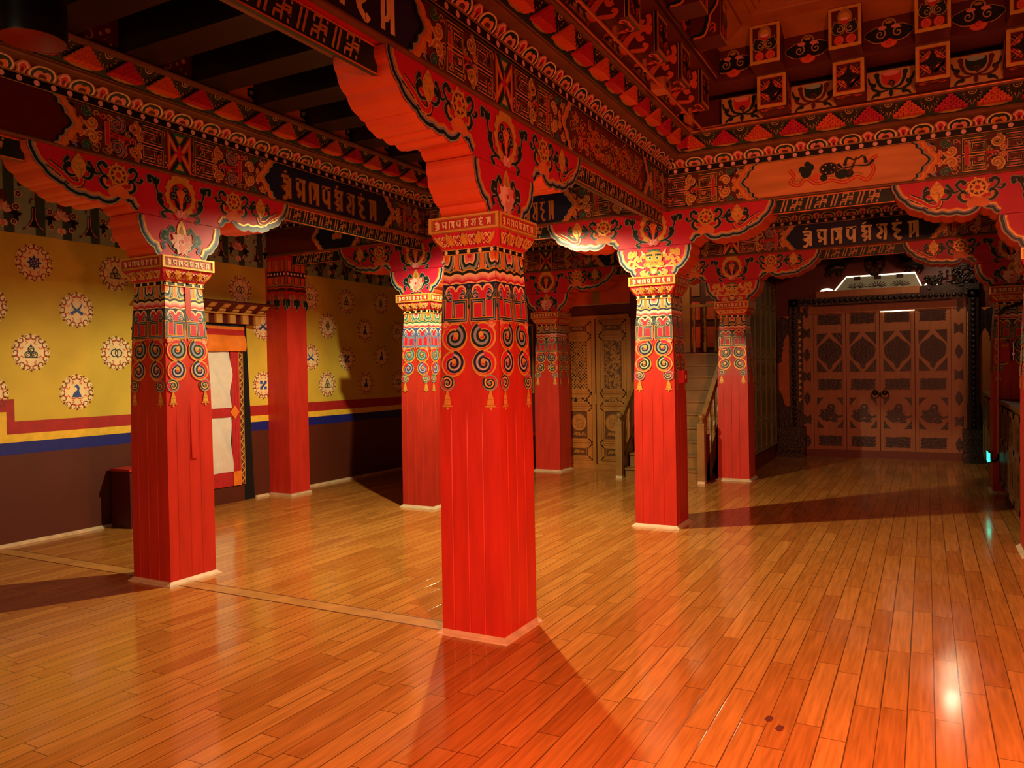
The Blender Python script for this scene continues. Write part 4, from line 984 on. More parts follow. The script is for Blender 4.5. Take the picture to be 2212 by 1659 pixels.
for tr in (0, 1):
    a = .72 if tr == 0 else 1.0
    for k, x in enumerate(xs):
        if tr == 1 and x > 2.15: continue
        o = RM[tr].copy(); COL.objects.link(o); o.location = (x+.0125, -a, 0); o.name = 'rafter'
        tag(o, '%s rafter end on the left side of the raised ceiling, %s from its corner' % (TN[tr], ORD[len(xs)-1-k-tr]), 'rafter', TN[tr]+' rafter ends along the left side of the raised ceiling')
    for k, y in enumerate(ys):
        o = RM[tr].copy(); COL.objects.link(o); o.location = (SX-a, y, 0); o.rotation_euler = (0, 0, -PI/2); o.name = 'rafter'
        tag(o, ('lower rafter end with woven cross' if tr == 0 else 'upper rafter end with golden jewel')+', far side, %s from the ceiling corner' % ORD[k], 'rafter', TN[tr]+' rafter ends along the far side of the raised ceiling')
for o in RM: bpy.data.objects.remove(o)
# panels between rafters
def lily_panel(P, w, h, alt):
    rect(P, 0, 0, w, h, 'tan', 0); c = w/2; m = 'darkred' if alt else 'darkgreen'
    poly(P, smooth([(c-.07, h*.9), (c-.06, h*.55), (c, h*.42), (c+.06, h*.55), (c+.07, h*.9), (c, h*.8)]), 'darkgreen' if alt else 'red', 1)
    disc(P, (c, h*.86), .06, 'sage' if alt else 'pink', 2, .3, 14)
    for d in (-1, 1):
        scroll(P, [(c, h*.3), (c+d*.06, h*.38), (c+d*.09, h*.6), (c+d*.1, h*.85)], .022, m, 'ochre', 2, .005)
        scroll(P, [(c, h*.3), (c+d*.07, h*.24), (c+d*.12, h*.34), (c+d*.13, h*.45)], .02, m, 'ochre', 2, .005)
        scroll(P, [(c+d*.16, h*.8), (c+d*.15, h*.6), (c+d*.12, h*.5)], .02, 'darkgreen', 'ochre', 2, .004)
        scroll(P, [(c+d*.14, 0), (c+d*.12, h*.12), (c+d*.09, h*.16)], .02, 'darkgreen', 'ochre', 2, .004)
    stroke(P, spiral_pts((c, h*.5), .026, .005, -PI/2, 1.2), .012, m, 4); leaf(P, (c, h*.3), -PI/2, .07, .016, m, 'ochre', 3, .004)
    return [([(min(w, max(0, u)), min(h, max(0, v))) for u, v in pts], mm, l) for pts, mm, l in P]
def cloud_panel(P, w, h, alt):
    rect(P, 0, 0, w, h, 'darkred', 0); c = w/2
    for d in (-1, 1):
        for m, r, l in (('tan', .088, 1), ('black', .081, 2)):
            for dx, dz, k in ((.062, -.01, 1), (.115, -.005, .6), (.03, -.015, .6)): disc(P, (c+d*dx, h*.5+dz), r*k, m, l, .72, 18)
        stroke(P, spiral_pts((c+d*.06, h*.46), .038, .006, PI*.3, d*1.3), .008, 'tan', 3); disc(P, (c+d*.045, h*.66), .03, 'pink', 4, .5, 12)
    disc(P, (c, h*.16), .055, 'orange', 1, .7, 18); stroke(P, spiral_pts((c, h*.18), .026, .005, 0, 1.4), .007, 'crimson', 2)
    poly(P, arc((c, h*.74), .05, PI*-.1, PI*1.1, 14)+[(c, h*.5)], 'ochre', 2); poly(P, arc((c, h*.74), .038, PI*-.1, PI*1.1, 14)+[(c, h*.52)], 'black', 3); disc(P, (c, h*.82), .026, 'ochre', 4, .45, 12)
    return P
for side in (0, 1):
    for tr in (0, 1):
        for k in range(len(xs)-1 if side == 0 else 4):
            if tr == 0: z, h, a = 3.602, .215, .47
            else: z, h, a = 3.875, .225, .79
            if side == 0 and tr == 1 and xs[k] > 1.6: continue
            w = .347 if side == 0 else .345
            P = (lily_panel if tr == 0 else cloud_panel)([], w, h, k % 2); b = MB(); b.box(0, w, .0, .02, 0, h, 'darkred'); b.pat(P, lambda u, v, l: (u, -.001-l*.001, v))
            if side == 0: o = b.build('infill_panel', None, (xs[k]+.0125+.225, -a, z))
            else:
                o = b.build('infill_panel', None, (SX-a, ys[0]+.345-.572*k, z)); o.rotation_euler = (0, 0, -PI/2)
            nm = ('tan lily panel' if tr == 0 else 'dark red cloud panel')
            cnt = ORD[(len(xs)-2-k) if side == 0 else k]
            tag(o, nm+(' on the left side' if side == 0 else ' on the far side')+' of the raised ceiling, %s from the corner' % cnt, 'panel', 'panels between the %s rafters' % TN[tr])
# ledger boards of the two tiers
b = MB(); b.box(-3.2, SX-.75, -.745, -.452, 3.864, 3.895, 'brown'); tag(b.build('ledger_board'), 'red ledger board between the two rafter tiers, above the nearest column\'s beam', 'board')
b = MB(); b.box(SX-.745, SX-.462, -3.46, -.452, 3.864, 3.895, 'brown'); tag(b.build('ledger_board'), 'red ledger board between the two rafter tiers, above the lion column\'s cross beam', 'board')
b = MB()
b.prism([(0, 4.1), (0, 4.16), (.22, 4.2), (.22, 4.17)], lambda u, v, d: (d, -.79-u, v), -3.2, SX-.8, 'lantern_wood'); b.box(-3.2, SX-.8, -.79, -.75, 3.895, 4.2, 'darkred')
tag(b.build('cove_board'), 'slanting wooden cove board over the upper rafters on the left side', 'board')
b = MB()
b.prism([(0, 4.1), (0, 4.16), (.22, 4.2), (.22, 4.17)], lambda u, v, d: (SX-.79-u, d, v), -3.46, -.8, 'lantern_wood'); b.box(SX-.79, SX-.75, -3.46, -.8, 3.895, 4.2, 'darkred')
tag(b.build('cove_board'), 'slanting wooden cove board over the upper rafters on the far side', 'board')
b = MB(); b.box(SX-.36, SX-.3, -3.46, -.37, 3.602, 3.862, 'darkred'); b.box(-3.2, SX-.37, -.36, -.3, 3.602, 3.862, 'joist_wood'); b.build('wall_clerestory')['kind'] = 'structure'
b = MB(); b.box(SX-.46, SX-.39, -.46, -.39, 3.6, 3.862, 'amber'); b.box(SX-.6, SX-.39, -.6, -.39, 3.79, 3.805, 'amber'); tag(b.build('corner_post'), 'short wooden corner post where the two rafter rows meet', 'post')
# conduits
def pipe(label, pts, r, m='copper_pipe', cat='pipe', name='conduit', group=None):
    b = MB(); b.tube(pts, r, m); return tag(b.build(name), label, cat, group)
for k, (a, z) in enumerate(((.455, 3.585), (.43, 3.612))):
    pipe(('lower' if k == 0 else 'upper')+' of two thin shiny pipes on top of the lion column cross beam', [(SX-a, -a, z), (SX-a, -3.44, z)], .008)
    pipe(('lower' if k == 0 else 'upper')+' of two thin pipes along the top of the nearest column\'s beam', [(-3.1, -a, z), (SX-a, -a, z)], .008)
lp = pipe('long straight pipe slung under the lower rafters above the nearest column\'s beam', [(-3.1, -.6, 3.455+.08), (SX-.6, -.6, 3.455+.08)], .011)
b = MB(); b.box(1.5, 1.64, -.64, -.54, 3.5, 3.585, 'copper_pipe'); b.box(1.55, 1.59, -.645, -.64, 3.53, 3.56, 'black'); b.build('junction_box', lp)
for x in xs:
    b = MB(); b.box(x+.1, x+.125, -.613, -.587, 3.522, 3.602, 'copper_pipe'); b.build('hanger', lp)
pipe('thin pipe running along the ledger board between the rafter tiers on the left', [(-3.1, -.76, 3.9), (SX-.78, -.76, 3.9)], .009)
pipe('thin pipe on the far ledger board, ending past the second rafter', [(SX-.76, -.78, 3.905), (SX-.76, -1.92, 3.908)], .009)

# ------------------------------------------------------------------ lamps
def can(label, x, y, bulb='white'):
    t = thing('downlight', label, 'lamp', (x, y, 3.06))
    b = MB(); b.lathe([(.14, 0), (.142, .01), (.142, .2), (.13, .24), (.05, .25), (.02, .26)], (0, 0, 0), 'metal_black', 36); b.build('housing', t)
    b = MB(); b.lathe([(.138, .001), (.125, .05), (.1, .1), (.0, .101)], (0, 0, 0), 'lamp_inner', 36); b.build('reflector', t)
    b = MB(); b.ball((0, 0, .09), .018, bulb); b.build('bulb', t)
    b = MB(); b.tube([(0, 0, .25), (0, 0, .535)], .012, 'metal_black'); b.build('stem', t)
can('black can downlight hanging at the upper left corner, unlit', -1.78, 1.35)

# ------------------------------------------------------------------ left wall dressing
t = thing('frieze_cloth', 'grey green cloth frieze with painted bells and lotuses along the top of the yellow wall', 'frieze', (0, WY-.03, 2.84))
b = MB(); P = []; x = -1.4; k = 0; wd = .27
rows = [[], []]
N_ = int(8.5/.045)
for i in range(N_+1):
    u = -1.4+8.5*i/N_; d = .012*sin(u*2*PI/.54)
    rows[0].append((u, d, 0)); rows[1].append((u, d, .72))
b.grid(rows, 'cloth_green')
FY = lambda u, v, l: (u, .012*sin(u*2*PI/.54)-.004-l*.0008, v)
while x < 7.0:
    rect(P, x+.15, 0, x+.24, .72, 'cloth_dark', 0)
    c = x+.135
    if k % 2 == 0:                                          # hanging bell ornament
        o = smooth([(0, .26), (.018, .25), (.022, .16), (.05, .09), (.075, .07)]); poly(P, [(c+a, z) for a, z in o]+[(c-a, z) for a, z in o[::-1]], 'black', 3)
        for d in (-1, 1):
            stroke(P, smooth([(c+d*.012, .25), (c+d*.012, .16), (c+d*.04, .09), (c+d*.08, .06)]), .008, 'pink', 4); stroke(P, smooth([(c+d*.07, .065), (c+d*.1, .04)]), .014, 'brown', 4)
            leaf(P, (c, .48), PI/2*d, .05, .016, 'darkred', 'tan', 3, .004); leaf(P, (c, .48), 0 if d > 0 else PI, .05, .016, 'darkred', 'tan', 3, .004)
            stroke(P, arc((c, .3), .035, -.5, PI+.5, 10), .012, 'brown', 3)
        stroke(P, [(c, .53), (c, .7)], .008, 'pink', 3); leaf(P, (c, .66), -PI/2, .07, .018, 'darkred', 'tan', 4, .004); stroke(P, [(c, .33), (c, .44)], .006, 'pink', 3)
    else:
        for q in range(7): leaf(P, (c, .2), PI*.0+q*PI/6, .085, .024, 'pink' if q % 2 else 'rose', 'crimson', 3, .004)
        leaf(P, (c, .11), -PI/2, .07, .022, 'pink', 'cream', 3, .004); leaf(P, (c-.01, .11), -PI*.65, .06, .018, 'rose', 'cream', 3, .004); leaf(P, (c+.01, .11), -PI*.35, .06, .018, 'rose', 'cream', 3, .004)
        poly(P, [(c-.04, .29), (c+.04, .29), (c+.03, .37), (c-.03, .37)], 'brown', 3)
        for d in (-1, 1):
            for dx, dz, r in ((.12, .24, .026), (.14, .36, .024), (.1, .1, .02)):
                disc(P, (c+d*dx, dz), r+.008, 'rose', 3, 1, 12); disc(P, (c+d*dx, dz), r, 'darkred', 4, 1, 12); disc(P, (c+d*dx, dz), r*.45, 'tan', 5, 1, 8)
            for a in (.4, 1.4, 2.6, -1.0): leaf(P, (c+d*.1, .17), PI/2-d*a, .07, .018, 'black', 'olive', 2, .004)
            leaf(P, (c+d*.14, .43), PI/2-d*.6, .06, .016, 'black', 'olive', 2, .004)
    x += wd; k += 1
b.pat(P, FY); b.build('painted_cloth', t)

# door canopy
t = thing('door_canopy', 'small stepped wooden canopy with tan and brown rafter ends above the curtained doorway', 'canopy', (2.26, WY, 2.13))
b = MB(); b.box(-.86, .86, -.33, -.0, .2, .215, 'brown'); b.box(-.84, .84, -.31, 0, .215, .235, 'darkred'); b.build('roof_board', t)
b = MB(); b.box(-.78, .78, -.2, 0, .098, .112, 'canopy_tan'); b.build('middle_board', t)
b = MB(); b.box(-.74, .74, -.13, 0, -.01, .1, 'darkred'); b.build('backing', t)
b = MB(); b.prism([(0, .112), (-.17, .112), (-.3, .2), (0, .2)], lambda u, v, d: (d, u, v), -.76, .76, 'darkred'); b.build('slanted_backing', t)
for k in range(8):
    x = -.72+k*.195
    b = MB(); b.box(x, x+.085, -.165, 0, -.008, .096, 'canopy_tan'); b.build('rafter_end', t)
    b = MB(); b.prism([(0, .113), (-.19, .113), (-.225, .13), (-.225, .155), (-.27, .165), (-.32, .2), (0, .2)], lambda u, v, d: (d, u, v), x, x+.085, 'canopy_tan'); b.build('rafter_end', t)
# curtain
t = thing('door_curtain', 'white door curtain with red bands and an orange pleated valance, at the black framed doorway', 'curtain', (2.2, WY-.03, .2))
def cloth(x0, x1, z0, z1, m, amp=.012, ph=0, off=0, diag=0):
    b = MB(); rows = []
    for j in range(15):
        z = z0+(z1-z0)*j/14; rows.append([(x0+(x1-x0)*i/24, off-amp*(.5+.5*sin(ph+i*.85+diag*j*.7))*(.4+.6*sin(PI*j/14+.3)), z) for i in range(25)])
    b.grid(rows, m); return b
cloth(-.56, .42, .17, .82, 'cloth_white', .05, 0, .01, .6).build('lower_panel', t); cloth(-.56, .42, .93, 1.62, 'cloth_white', .055, 1, .01, .9).build('upper_panel', t)
for nm, x0, x1, z0, z1 in (('side_border', .42, .545, 0, 1.65), ('bottom_border', -.56, .42, .0, .17), ('middle_band', -.56, .42, .82, .93), ('side_border', -.68, -.56, 0, 1.65)):
    cloth(x0, x1, z0, z1, 'cloth_red', .008, .5, -.004).build(nm, t)
b = MB(); Q = []; rect(Q, .545, 0, .61, 1.7, 'brown', 0)
for k in range(17):
    z = .03+k*.098; stroke(Q, [(.552, z), (.6, z+.045), (.552, z+.09)], .012, 'gold', 1); stroke(Q, [(.603, z-.03), (.565, z+.0), (.603, z+.035)], .006, 'tan', 1)
stroke(Q, [(.547, 0), (.547, 1.7)], .006, 'gold', 2); stroke(Q, [(.608, 0), (.608, 1.7)], .006, 'gold', 2)
b.pat(Q, lambda u, v, l: (u, -.006-l*.001, v)); b.build('diamond_edging', t)
for nm, cx, cz, s, ro in (('diamond_patch', .46, .875, .08, 1), ('corner_patch', .48, .085, .062, 0)):
    b = MB(); pl = [(cx, cz-s), (cx+s*.85, cz), (cx, cz+s), (cx-s*.85, cz)] if ro else [(cx-s, cz-.085), (cx+s, cz-.085), (cx+s, cz+.085), (cx-s, cz+.085)]
    b.prism(pl, lambda u, v, d: (u, -.022+d, v), 0, .003, 'cloth_orange'); b.build(nm, t)
cloth(-.68, .62, 1.6, 1.79, 'cloth_orange', .04, .3, -.03).build('valance', t)
b = MB(); b.box(-.68, .61, -.045, -.02, 1.79, 1.855, 'cloth_red'); b.build('valance_band', t)
b = MB(); b.box(-.68, .61, -.045, -.02, 1.855, 1.89, 'cloth_orange'); b.build('valance_band', t)
b = MB(); b.box(-.68, .61, -.045, -.02, 1.89, 1.912, 'cloth_teal'); b.build('valance_band', t)
b = MB(); b.box(1.64, 2.8, WY-.03, WY+.1, 0, .19, 'maroon'); tag(b.build('door_threshold'), 'worn brown threshold board under the white door curtain', 'threshold')
# red box by the wall
t = thing('wooden_box', 'dark red wooden box against the brown dado, peeping out left of the left column', 'box', (1.36, 4.86, 0))
b = MB(); b.box(-.3, .1, -.14, .15, 0, .57, 'darkred'); b.build('carcass', t)
b = MB(); b.box(-.315, .115, -.155, .15, .57, .595, 'red'); b.build('top', t)
# ------------------------------------------------------------------ back of the hall
# double carved door
t = thing('door_2', 'carved honey coloured wooden double door in the back wall', 'door', (BX, 2.19, 0), kind='structure')
b = MB()
for y0, y1 in ((-.62, -.555), (.555, .62)): b.box(-.06, .0, y0, y1, .0, 2.33, 'carved_wood')
b.box(-.06, 0, -.62, .62, 2.28, 2.33, 'carved_wood'); b.box(-.07, 0, -.6, .6, .0, .06, 'carved_wood'); b.build('frame', t)
def carve(P, w, h, seed, lattice=False):
    """dense foliage relief around the centre"""
    r = random.Random(seed); n_ = max(10, int(w*h*(420 if lattice else 900)))
    if lattice:
        s = .05
        for k in range(-40, 40):
            for d in (-1, 1):
                q = [(x, d*x+k*s) for x in (-w/2, w/2)]
                pts = [(x, d*x+k*s) for x in [(-w/2)+w*i/24 for i in range(25)] if abs(d*x+k*s) <= h/2]
                if len(pts) > 1: stroke(P, [pts[0], pts[-1]], .012, 'carved_wood', 3)
    for k in range(n_):
        x, z = r.uniform(-w/2+.02, w/2-.02), r.uniform(-h/2+.02, h/2-.02); R = r.uniform(.014, .03)
        pts = [(max(-w/2, min(w/2, a)), max(-h/2, min(h/2, c))) for a, c in spiral_pts((x, z), R, .004, r.random()*6, r.choice((-1, 1))*1.1, n=12)]
        stroke(P, pts, .009, 'carved_wood', 4+k % 4)
for sd, yc in ((0, .28), (1, -.28)):
    lf = MB(); W2 = .27
    lf.box(-.035, -.005, yc-W2, yc+W2, .06, 2.28, 'carved_wood'); leafo = lf.build('door_leaf', t)
    for nm, z0, z1, lat in (('top_panel', 2.06, 2.22, 0), ('lattice_panel', 1.18, 1.98, 1), ('middle_panel', .98, 1.11, 2), ('medallion_panel', .42, .9, 3), ('bottom_panel', .15, .34, 0)):
        b = MB(); w = .43; zc = (z0+z1)/2; h = z1-z0; P = []
        for i, (e, d) in enumerate(((.0, .0), (.022, .012), (.04, .004))):
            x = -.035-(.02, .012, .018)[i]
            b.box(-.036, x, yc-w/2+e, yc-w/2+e+.02, z0-.03+e, z1+.03-e, 'carved_wood'); b.box(-.036, x, yc+w/2-e-.02, yc+w/2-e, z0-.03+e, z1+.03-e, 'carved_wood')
            b.box(-.036, x, yc-w/2+e, yc+w/2-e, z0-.03+e, z0-.012+e, 'carved_wood'); b.box(-.036, x, yc-w/2+e, yc+w/2-e, z1+.012-e, z1+.03-e, 'carved_wood')
        iw, ih = w-.15, h-.03
        if lat in (1, 2): rect(P, -iw/2, -ih/2, iw/2, ih/2, 'void' if sd == 0 else 'carved_dark', 0); carve(P, iw, ih, 11+sd, lat == 1 and sd == 0)  # panel grounds in darker wood: recess shade put into the colour
        elif lat == 3:
            stroke(P, [(-iw/2, -ih/2), (iw/2, -ih/2), (iw/2, ih/2), (-iw/2, ih/2), (-iw/2, -ih/2)], .01, 'carved_wood', 4)
            rect(P, -iw/2, -ih/2, iw/2, ih/2, 'carved_dark', 0); disc(P, (0, .04), .12, 'carved_wood', 2, 1.05, 26); stroke(P, arc((0, .04), .12, 0, 2*PI, 26, 1.05), .008, 'carved_wood', 6); Q = []; carve(Q, .17, .17, 3+sd); P += tf(Q, 0, .04, dl=4); Q = []; carve(Q, .22, .07, 8); P += tf(Q, 0, -.14, dl=2)
        else: rect(P, -iw/2, -ih/2, iw/2, ih/2, 'carved_dark', 0); stroke(P, [(-iw/2+.02, -ih/2+.02), (iw/2-.02, -ih/2+.02), (iw/2-.02, ih/2-.02), (-iw/2+.02, ih/2-.02), (-iw/2+.02, -ih/2+.02)], .008, 'carved_wood', 4); Q = []; carve(Q, iw*.7, ih*.5, 5); P += tf(Q, dl=1)
        b.pat(P, lambda u, v, l: (-.037-l*.0025, yc-u, zc+v)); b.build(nm, leafo)
b = MB(); b.box(-.05, -.035, -.012, .012, .98, 1.13, 'ochre'); b.build('lock_plate', t)
# bench / box and framed picture left of the rear column
t = thing('wooden_box', 'dark red box standing by the back wall left of the rear column', 'box', (6.85, 3.28, 0))
b = MB(); b.box(-.2, .28, -.22, .3, 0, .5, 'darkred'); b.build('carcass', t)
b = MB(); b.box(-.215, .28, -.235, .315, .5, .53, 'red'); b.build('top', t)
t = thing('framed_picture', 'tall dark green framed picture on the back wall, showing just right of the nearest column', 'picture', (BX, 3.55, 1.7))
b = MB(); b.box(-.03, 0, -.3, .3, -.55, .55, 'ochre'); b.build('frame', t)
b = MB(); b.box(-.034, -.03, -.275, .275, -.525, .525, 'cloth_teal'); b.build('picture', t)

# staircase
t = thing('staircase', 'steep wooden staircase with handrails between the lion column and the rear column', 'stairs', (6.35, .9, 0))
RUN, RIS = .22, .178
for k in range(10):
    b = MB(); x = RUN*k; z0 = 0 if k == 0 else .11+RIS*(k-1); z1 = .11+RIS*k
    b.box(x, x+.02, -.56, .56, z0, z1, 'stair_wood'); b.build('riser', t)
    b = MB(); b.box(x-.025, x+RUN+(.0 if k < 9 else .75), -.56, .56, z1-.003, z1+.025, 'stair_wood'); b.build('tread', t)
for y in (-.6, .58):
    b = MB(); b.prism([(-.05, 0), (.12, 0), (2.0, 1.5), (2.0, 1.86), (-.05, .2)], lambda u, v, d: (u, d, v), y, y+.03, 'stair_wood'); b.build('stringer', t)
    n_ = 1 if y > 0 else -1; yy = y+.015
    b = MB(); b.box(-.29 if y < 0 else -.14, -.2 if y < 0 else -.05, yy-.045, yy+.045, .03, .76, 'stair_wood'); nx = -.245 if y < 0 else -.095
    b.prism([(-.045, .76), (.045, .76), (.03, .785), (-.03, .785)], lambda u, v, d: (nx+u, yy+d, v), -.045, .045, 'stair_wood')
    nw = b.build('newel_post', t)
    b = MB(); b.lathe([(.03, -.075), (.04, -.07), (.022, -.055), (.022, -.04), (.045, -.01), (.047, .01), (.035, .04), (.001, .05)], (nx, yy, .86), 'stair_wood', 16); b.build('ball_finial', nw)
    b = MB(); b.box(nx-.047, nx+.047, yy-.047, yy+.047, .0, .032, 'trim_wood'); b.build('foot', nw)
    b = MB(); b.prism([(nx+.02, .72), (nx+.02, .83), (2.1, 2.47), (2.1, 2.36)], lambda u, v, d: (u, yy+d, v), -.03, .03, 'stair_wood'); b.build('handrail', t)
    for k in range(1, 9):
        x = nx+.235*k; zb = .2+(x+.05)*.81; zt = .72+(x-nx)*.79
        b = MB(); pr = [(.03, 0), (.034, .15), (.018, .25), (.036, .42), (.03, .55), (.016, .7), (.034, .85), (.028, 1)]
        b.prism([(a, z) for a, z in pr]+[(-a, z) for a, z in pr[::-1]], lambda u, v, d: (x+u, yy+d, zb+(zt-zb)*v), -.01, .01, 'stair_wood'); b.build('baluster', t)
b = MB(); b.box(-.2, .12, -.60, -.585, .0, .62, 'brown'); b.build('side_panel', t)
# gallery railing
t = thing('gallery_railing', 'turned baluster railing at the head of the wooden staircase', 'railing', (8.5, .8, 1.76))
b = MB(); b.box(-.03, .03, -.75, .75, .72, .77, 'stair_wood'); b.build('handrail', t)
b = MB(); b.box(-.06, .06, .28, .4, 0, 1.05, 'stair_wood'); b.build('post', t)
for k in range(6):
    b = MB(); y = -.65+.175*k; b.lathe([(.028, 0), (.03, .16), (.014, .18), (.024, .22), (.013, .26), (.024, .31), (.014, .36), (.024, .4), (.014, .44), (.026, .52), (.016, .58), (.028, .61), (.028, .72)], (0, y, 0), 'stair_wood', 10); b.build('baluster', t)
# carved screen on the side of the passage
t = thing('carved_screen', 'olive brown carved panelling on the left side of the entrance passage', 'panelling', (8.24, 0, 0))
b = MB(); b.box(-1.31, 1.31, -.04, -.022, .22, 2.85, 'screen_wood'); b.build('backing', t)
b = MB(); b.box(-1.25, 1.1, -.07, -.022, 0, .2, 'darkred'); b.build('plinth', t)
for k in range(6):
    x = -1.31+k*.4366
    b = MB()
    for e in (0, .434): b.box(x+e*.91, x+e*.91+.04, -.065, -.04, .22, 2.85, 'screen_wood')
    for z in (.22, .62, 1.3-.05, 1.62, 2.42, 2.79): b.box(x, x+.4366, -.062, -.04, z, z+.06, 'screen_wood')
    lf = b.build('leaf_frame', t)
    for z0, z1 in ((.3, .6), (.7, 1.23), (1.33, 1.6), (1.7, 2.4), (2.5, 2.77)):
        b = MB(); P = []; w, h = .33, z1-z0-.03; rect(P, -w/2, -h/2, w/2, h/2, 'screen_wood', 3); stroke(P, [(-w/2, -h/2), (w/2, -h/2), (w/2, h/2), (-w/2, h/2), (-w/2, -h/2)], .02, 'screen_wood', 6); Q = []; carve(Q, w*.8, h*.8, k); P += [(a, 'screen_wood', c) for a, m_, c in tf(Q, dl=2)]
        b.pat(P, lambda u, v, l: (x+.218+u, -.042-l*.0015, (z0+z1)/2+v)); b.build('carved_panel', lf)

# ------------------------------------------------------------------ entrance
t = thing('door_3', 'wide four leaf entrance door with black carved panels at the end of the passage', 'door', (EX, -1.61, 0), kind='structure')
def dk(P, pts, l): poly(P, pts, 'dark_carving', l)
def rough_rect(x0, x1, z0, z1, seed):
    r = random.Random(seed); o = []
    for k in range(12): o.append((x0+(x1-x0)*k/12, z0+r.uniform(-.006, .006)))
    for k in range(7): o.append((x1-(.015 if k % 2 else 0), z0+(z1-z0)*k/7))
    for k in range(12): o.append((x1-(x1-x0)*k/12, z1+r.uniform(-.006, .006)))
    for k in range(7): o.append((x0+(.015 if k % 2 else 0), z1-(z1-z0)*k/7))
    return o
def ornate(P, w, h, seed, l):
    Q = []; carve(Q, w, h, seed); P += [(a, 'dark_carving', l+c) for a, m_, c in Q]
for k in range(4):
    yc = .75-.5*k; nm = 'door_leaf'
    b = MB(); b.box(-.02, 0, yc-.245, yc+.245, .12, 2.36, 'door_wood')
    for e in (-.245, .2): b.box(-.032, -.02, yc+e, yc+e+.045, .12, 2.36, 'door_wood')
    lf = b.build('door_leaf', t)
    for pn, z0, z1, kd in (('top_carving', 2.18, 2.345, 0), ('diamond_carving', 1.4, 2.04, 1), ('middle_carving', 1.105, 1.28, 0), ('dragon_carving', .48, .98, 2), ('bottom_carving', .18, .35, 0)):
        b = MB(); P = []; zc = (z0+z1)/2; h = z1-z0
        if kd == 0: dk(P, rough_rect(-.185, .185, -h/2, h/2, k), 1); ornate(P, .34, h*.8, k, 2)
        elif kd == 1:
            for sx in (-1, 1):
                for sz in (-1, 1): dk(P, [(sx*.195, sz*h/2), (sx*.03, sz*h/2), (sx*.195, sz*.11)], 1)
            o = smooth([(0, .255), (.06, .19), (.14, .13), (.178, .075), (.185, .0), (.165, -.08), (.12, -.13), (.05, -.19), (.03, -.25), (0, -.28)]); dk(P, o+[(-x, z) for x, z in o[::-1]], 1); ornate(P, .24, .3, k+4, 2)
            for r in (.05, .09): stroke(P, arc((0, 0), r, 0, 2*PI, 20), .012, 'dark_carving', 6)
        else:
            for sx in (-1, 1):
                for sz in (-1, 1): dk(P, [(sx*.2, sz*h/2), (sx*.09, sz*h/2), (sx*.15, sz*h*.38), (sx*.2, sz*.11)], 1)
            b_ = [(-.19, -.05), (-.15, -.03), (-.16, .03), (-.12, .055), (-.1, .02), (-.06, .06), (-.03, .13), (.02, .15), (.06, .13), (.075, .06), (.06, .02), (.1, -.03), (.14, -.05), (.19, -.03), (.185, -.07), (.13, -.08), (.11, -.12), (.13, -.14), (.06, -.16), (.0, -.14), (-.06, -.15), (-.12, -.12), (-.14, -.09)]
            dk(P, smooth(b_+[b_[0]], 3), 1)
            for x, z, r in ((.02, .1, .028), (-.06, .0, .05), (.04, -.06, .045), (-.1, -.07, .03)): stroke(P, arc((x, z), r, 0, 5.2, 14), .014, 'dark_carving', 4)
            disc(P, (.015, .1), .016, 'door_wood', 5, .7, 10); disc(P, (.015, -.085), .018, 'door_wood', 5, .6, 10)
            for q in range(3): stroke(P, [(.07, .04-.02*q), (.11, .03-.018*q)], .006, 'dark_carving', 3)
        b.pat(P, lambda u, v, l: (-.021-l*.0025, yc-u, zc+v)); b.build(pn, lf)
    if k in (1, 2):
        b = MB(); y = yc-.18 if k == 1 else yc+.18; b.ball((-.06, y, 1.06), .045, 'bronze'); pts = [(-.075, y+.06*cos(a), 1.03+.06*sin(a)) for a in [PI*.15-PI*1.3*i/14 for i in range(15)]]; b.tube(pts, .01, 'bronze', 6); b.build('ring_handle', lf)
b = MB(); b.box(-.05, 0, -1.08, 1.08, 2.365, 2.48, 'door_wood'); b.build('header', t)
b = MB(); b.box(-.06, 0, -1.2, 1.2, 0, .12, 'brown'); b.build('sill', t)
b = MB(); b.box(-.04, -.02, -.5, -.01, 2.352, 2.362, 'slit_glow'); tag(b.build('light_gap', t), 'bright gap of daylight above the third leaf')
for sy in (-1, 1):
    b = MB(); y0 = sy*1.0; y1 = sy*1.2; b.box(-.04, 0, y0, y1, .0, 2.5, 'door_wood'); P = []; yc = sy*1.1
    for q in range(7):
        z = .25+q*.36
        if q % 2 == 0: dk(P, [(-.05, z-.03), (0, z-.12), (.05, z-.03), (.05, z+.03), (0, z+.12), (-.05, z+.03)], 1)
        else: dk(P, [(-.06, z-.09), (0, z-.05), (.06, z-.09), (.06, z+.09), (0, z+.05), (-.06, z+.09)], 1)
    for q in range(4): dk(P, petal((0, 2.42), q*PI/2+PI/4, .1, .03), 2)
    b.pat(P, lambda u, v, l: (-.041-l*.002, yc+u, v)); b.build('jamb', t)
    b = MB(); b.box(-.16, 0, sy*1.22, sy*1.36, .5, 2.62, 'dark_carving')
    for q in range(26): b.ball((-.17, sy*1.29, .55+q*.08), .034, 'dark_carving', 8)
    b.build('beaded_post', t)
b = MB(); b.box(-.16, 0, -1.36, 1.36, 2.5, 2.62, 'dark_carving')
for q in range(33): b.ball((-.17, -1.28+q*.08, 2.56), .034, 'dark_carving', 8)
b.build('beaded_lintel', t)
b = MB(); b.box(-.1, 0, -.85, .95, 2.62, 2.73, 'door_wood'); b.build('transom_rail', t)
t2 = thing('window_1', 'lit slanted transom window above the entrance door', 'window', (EX-.03, -1.61, 2.73), kind='structure')
b = MB(); b.prism([(.64, 0), (-.58, 0), (-.5, .2), (.47, .2)], lambda u, v, d: (d, u, v), 0, .01, 'transom_glass'); b.build('pane', t2)
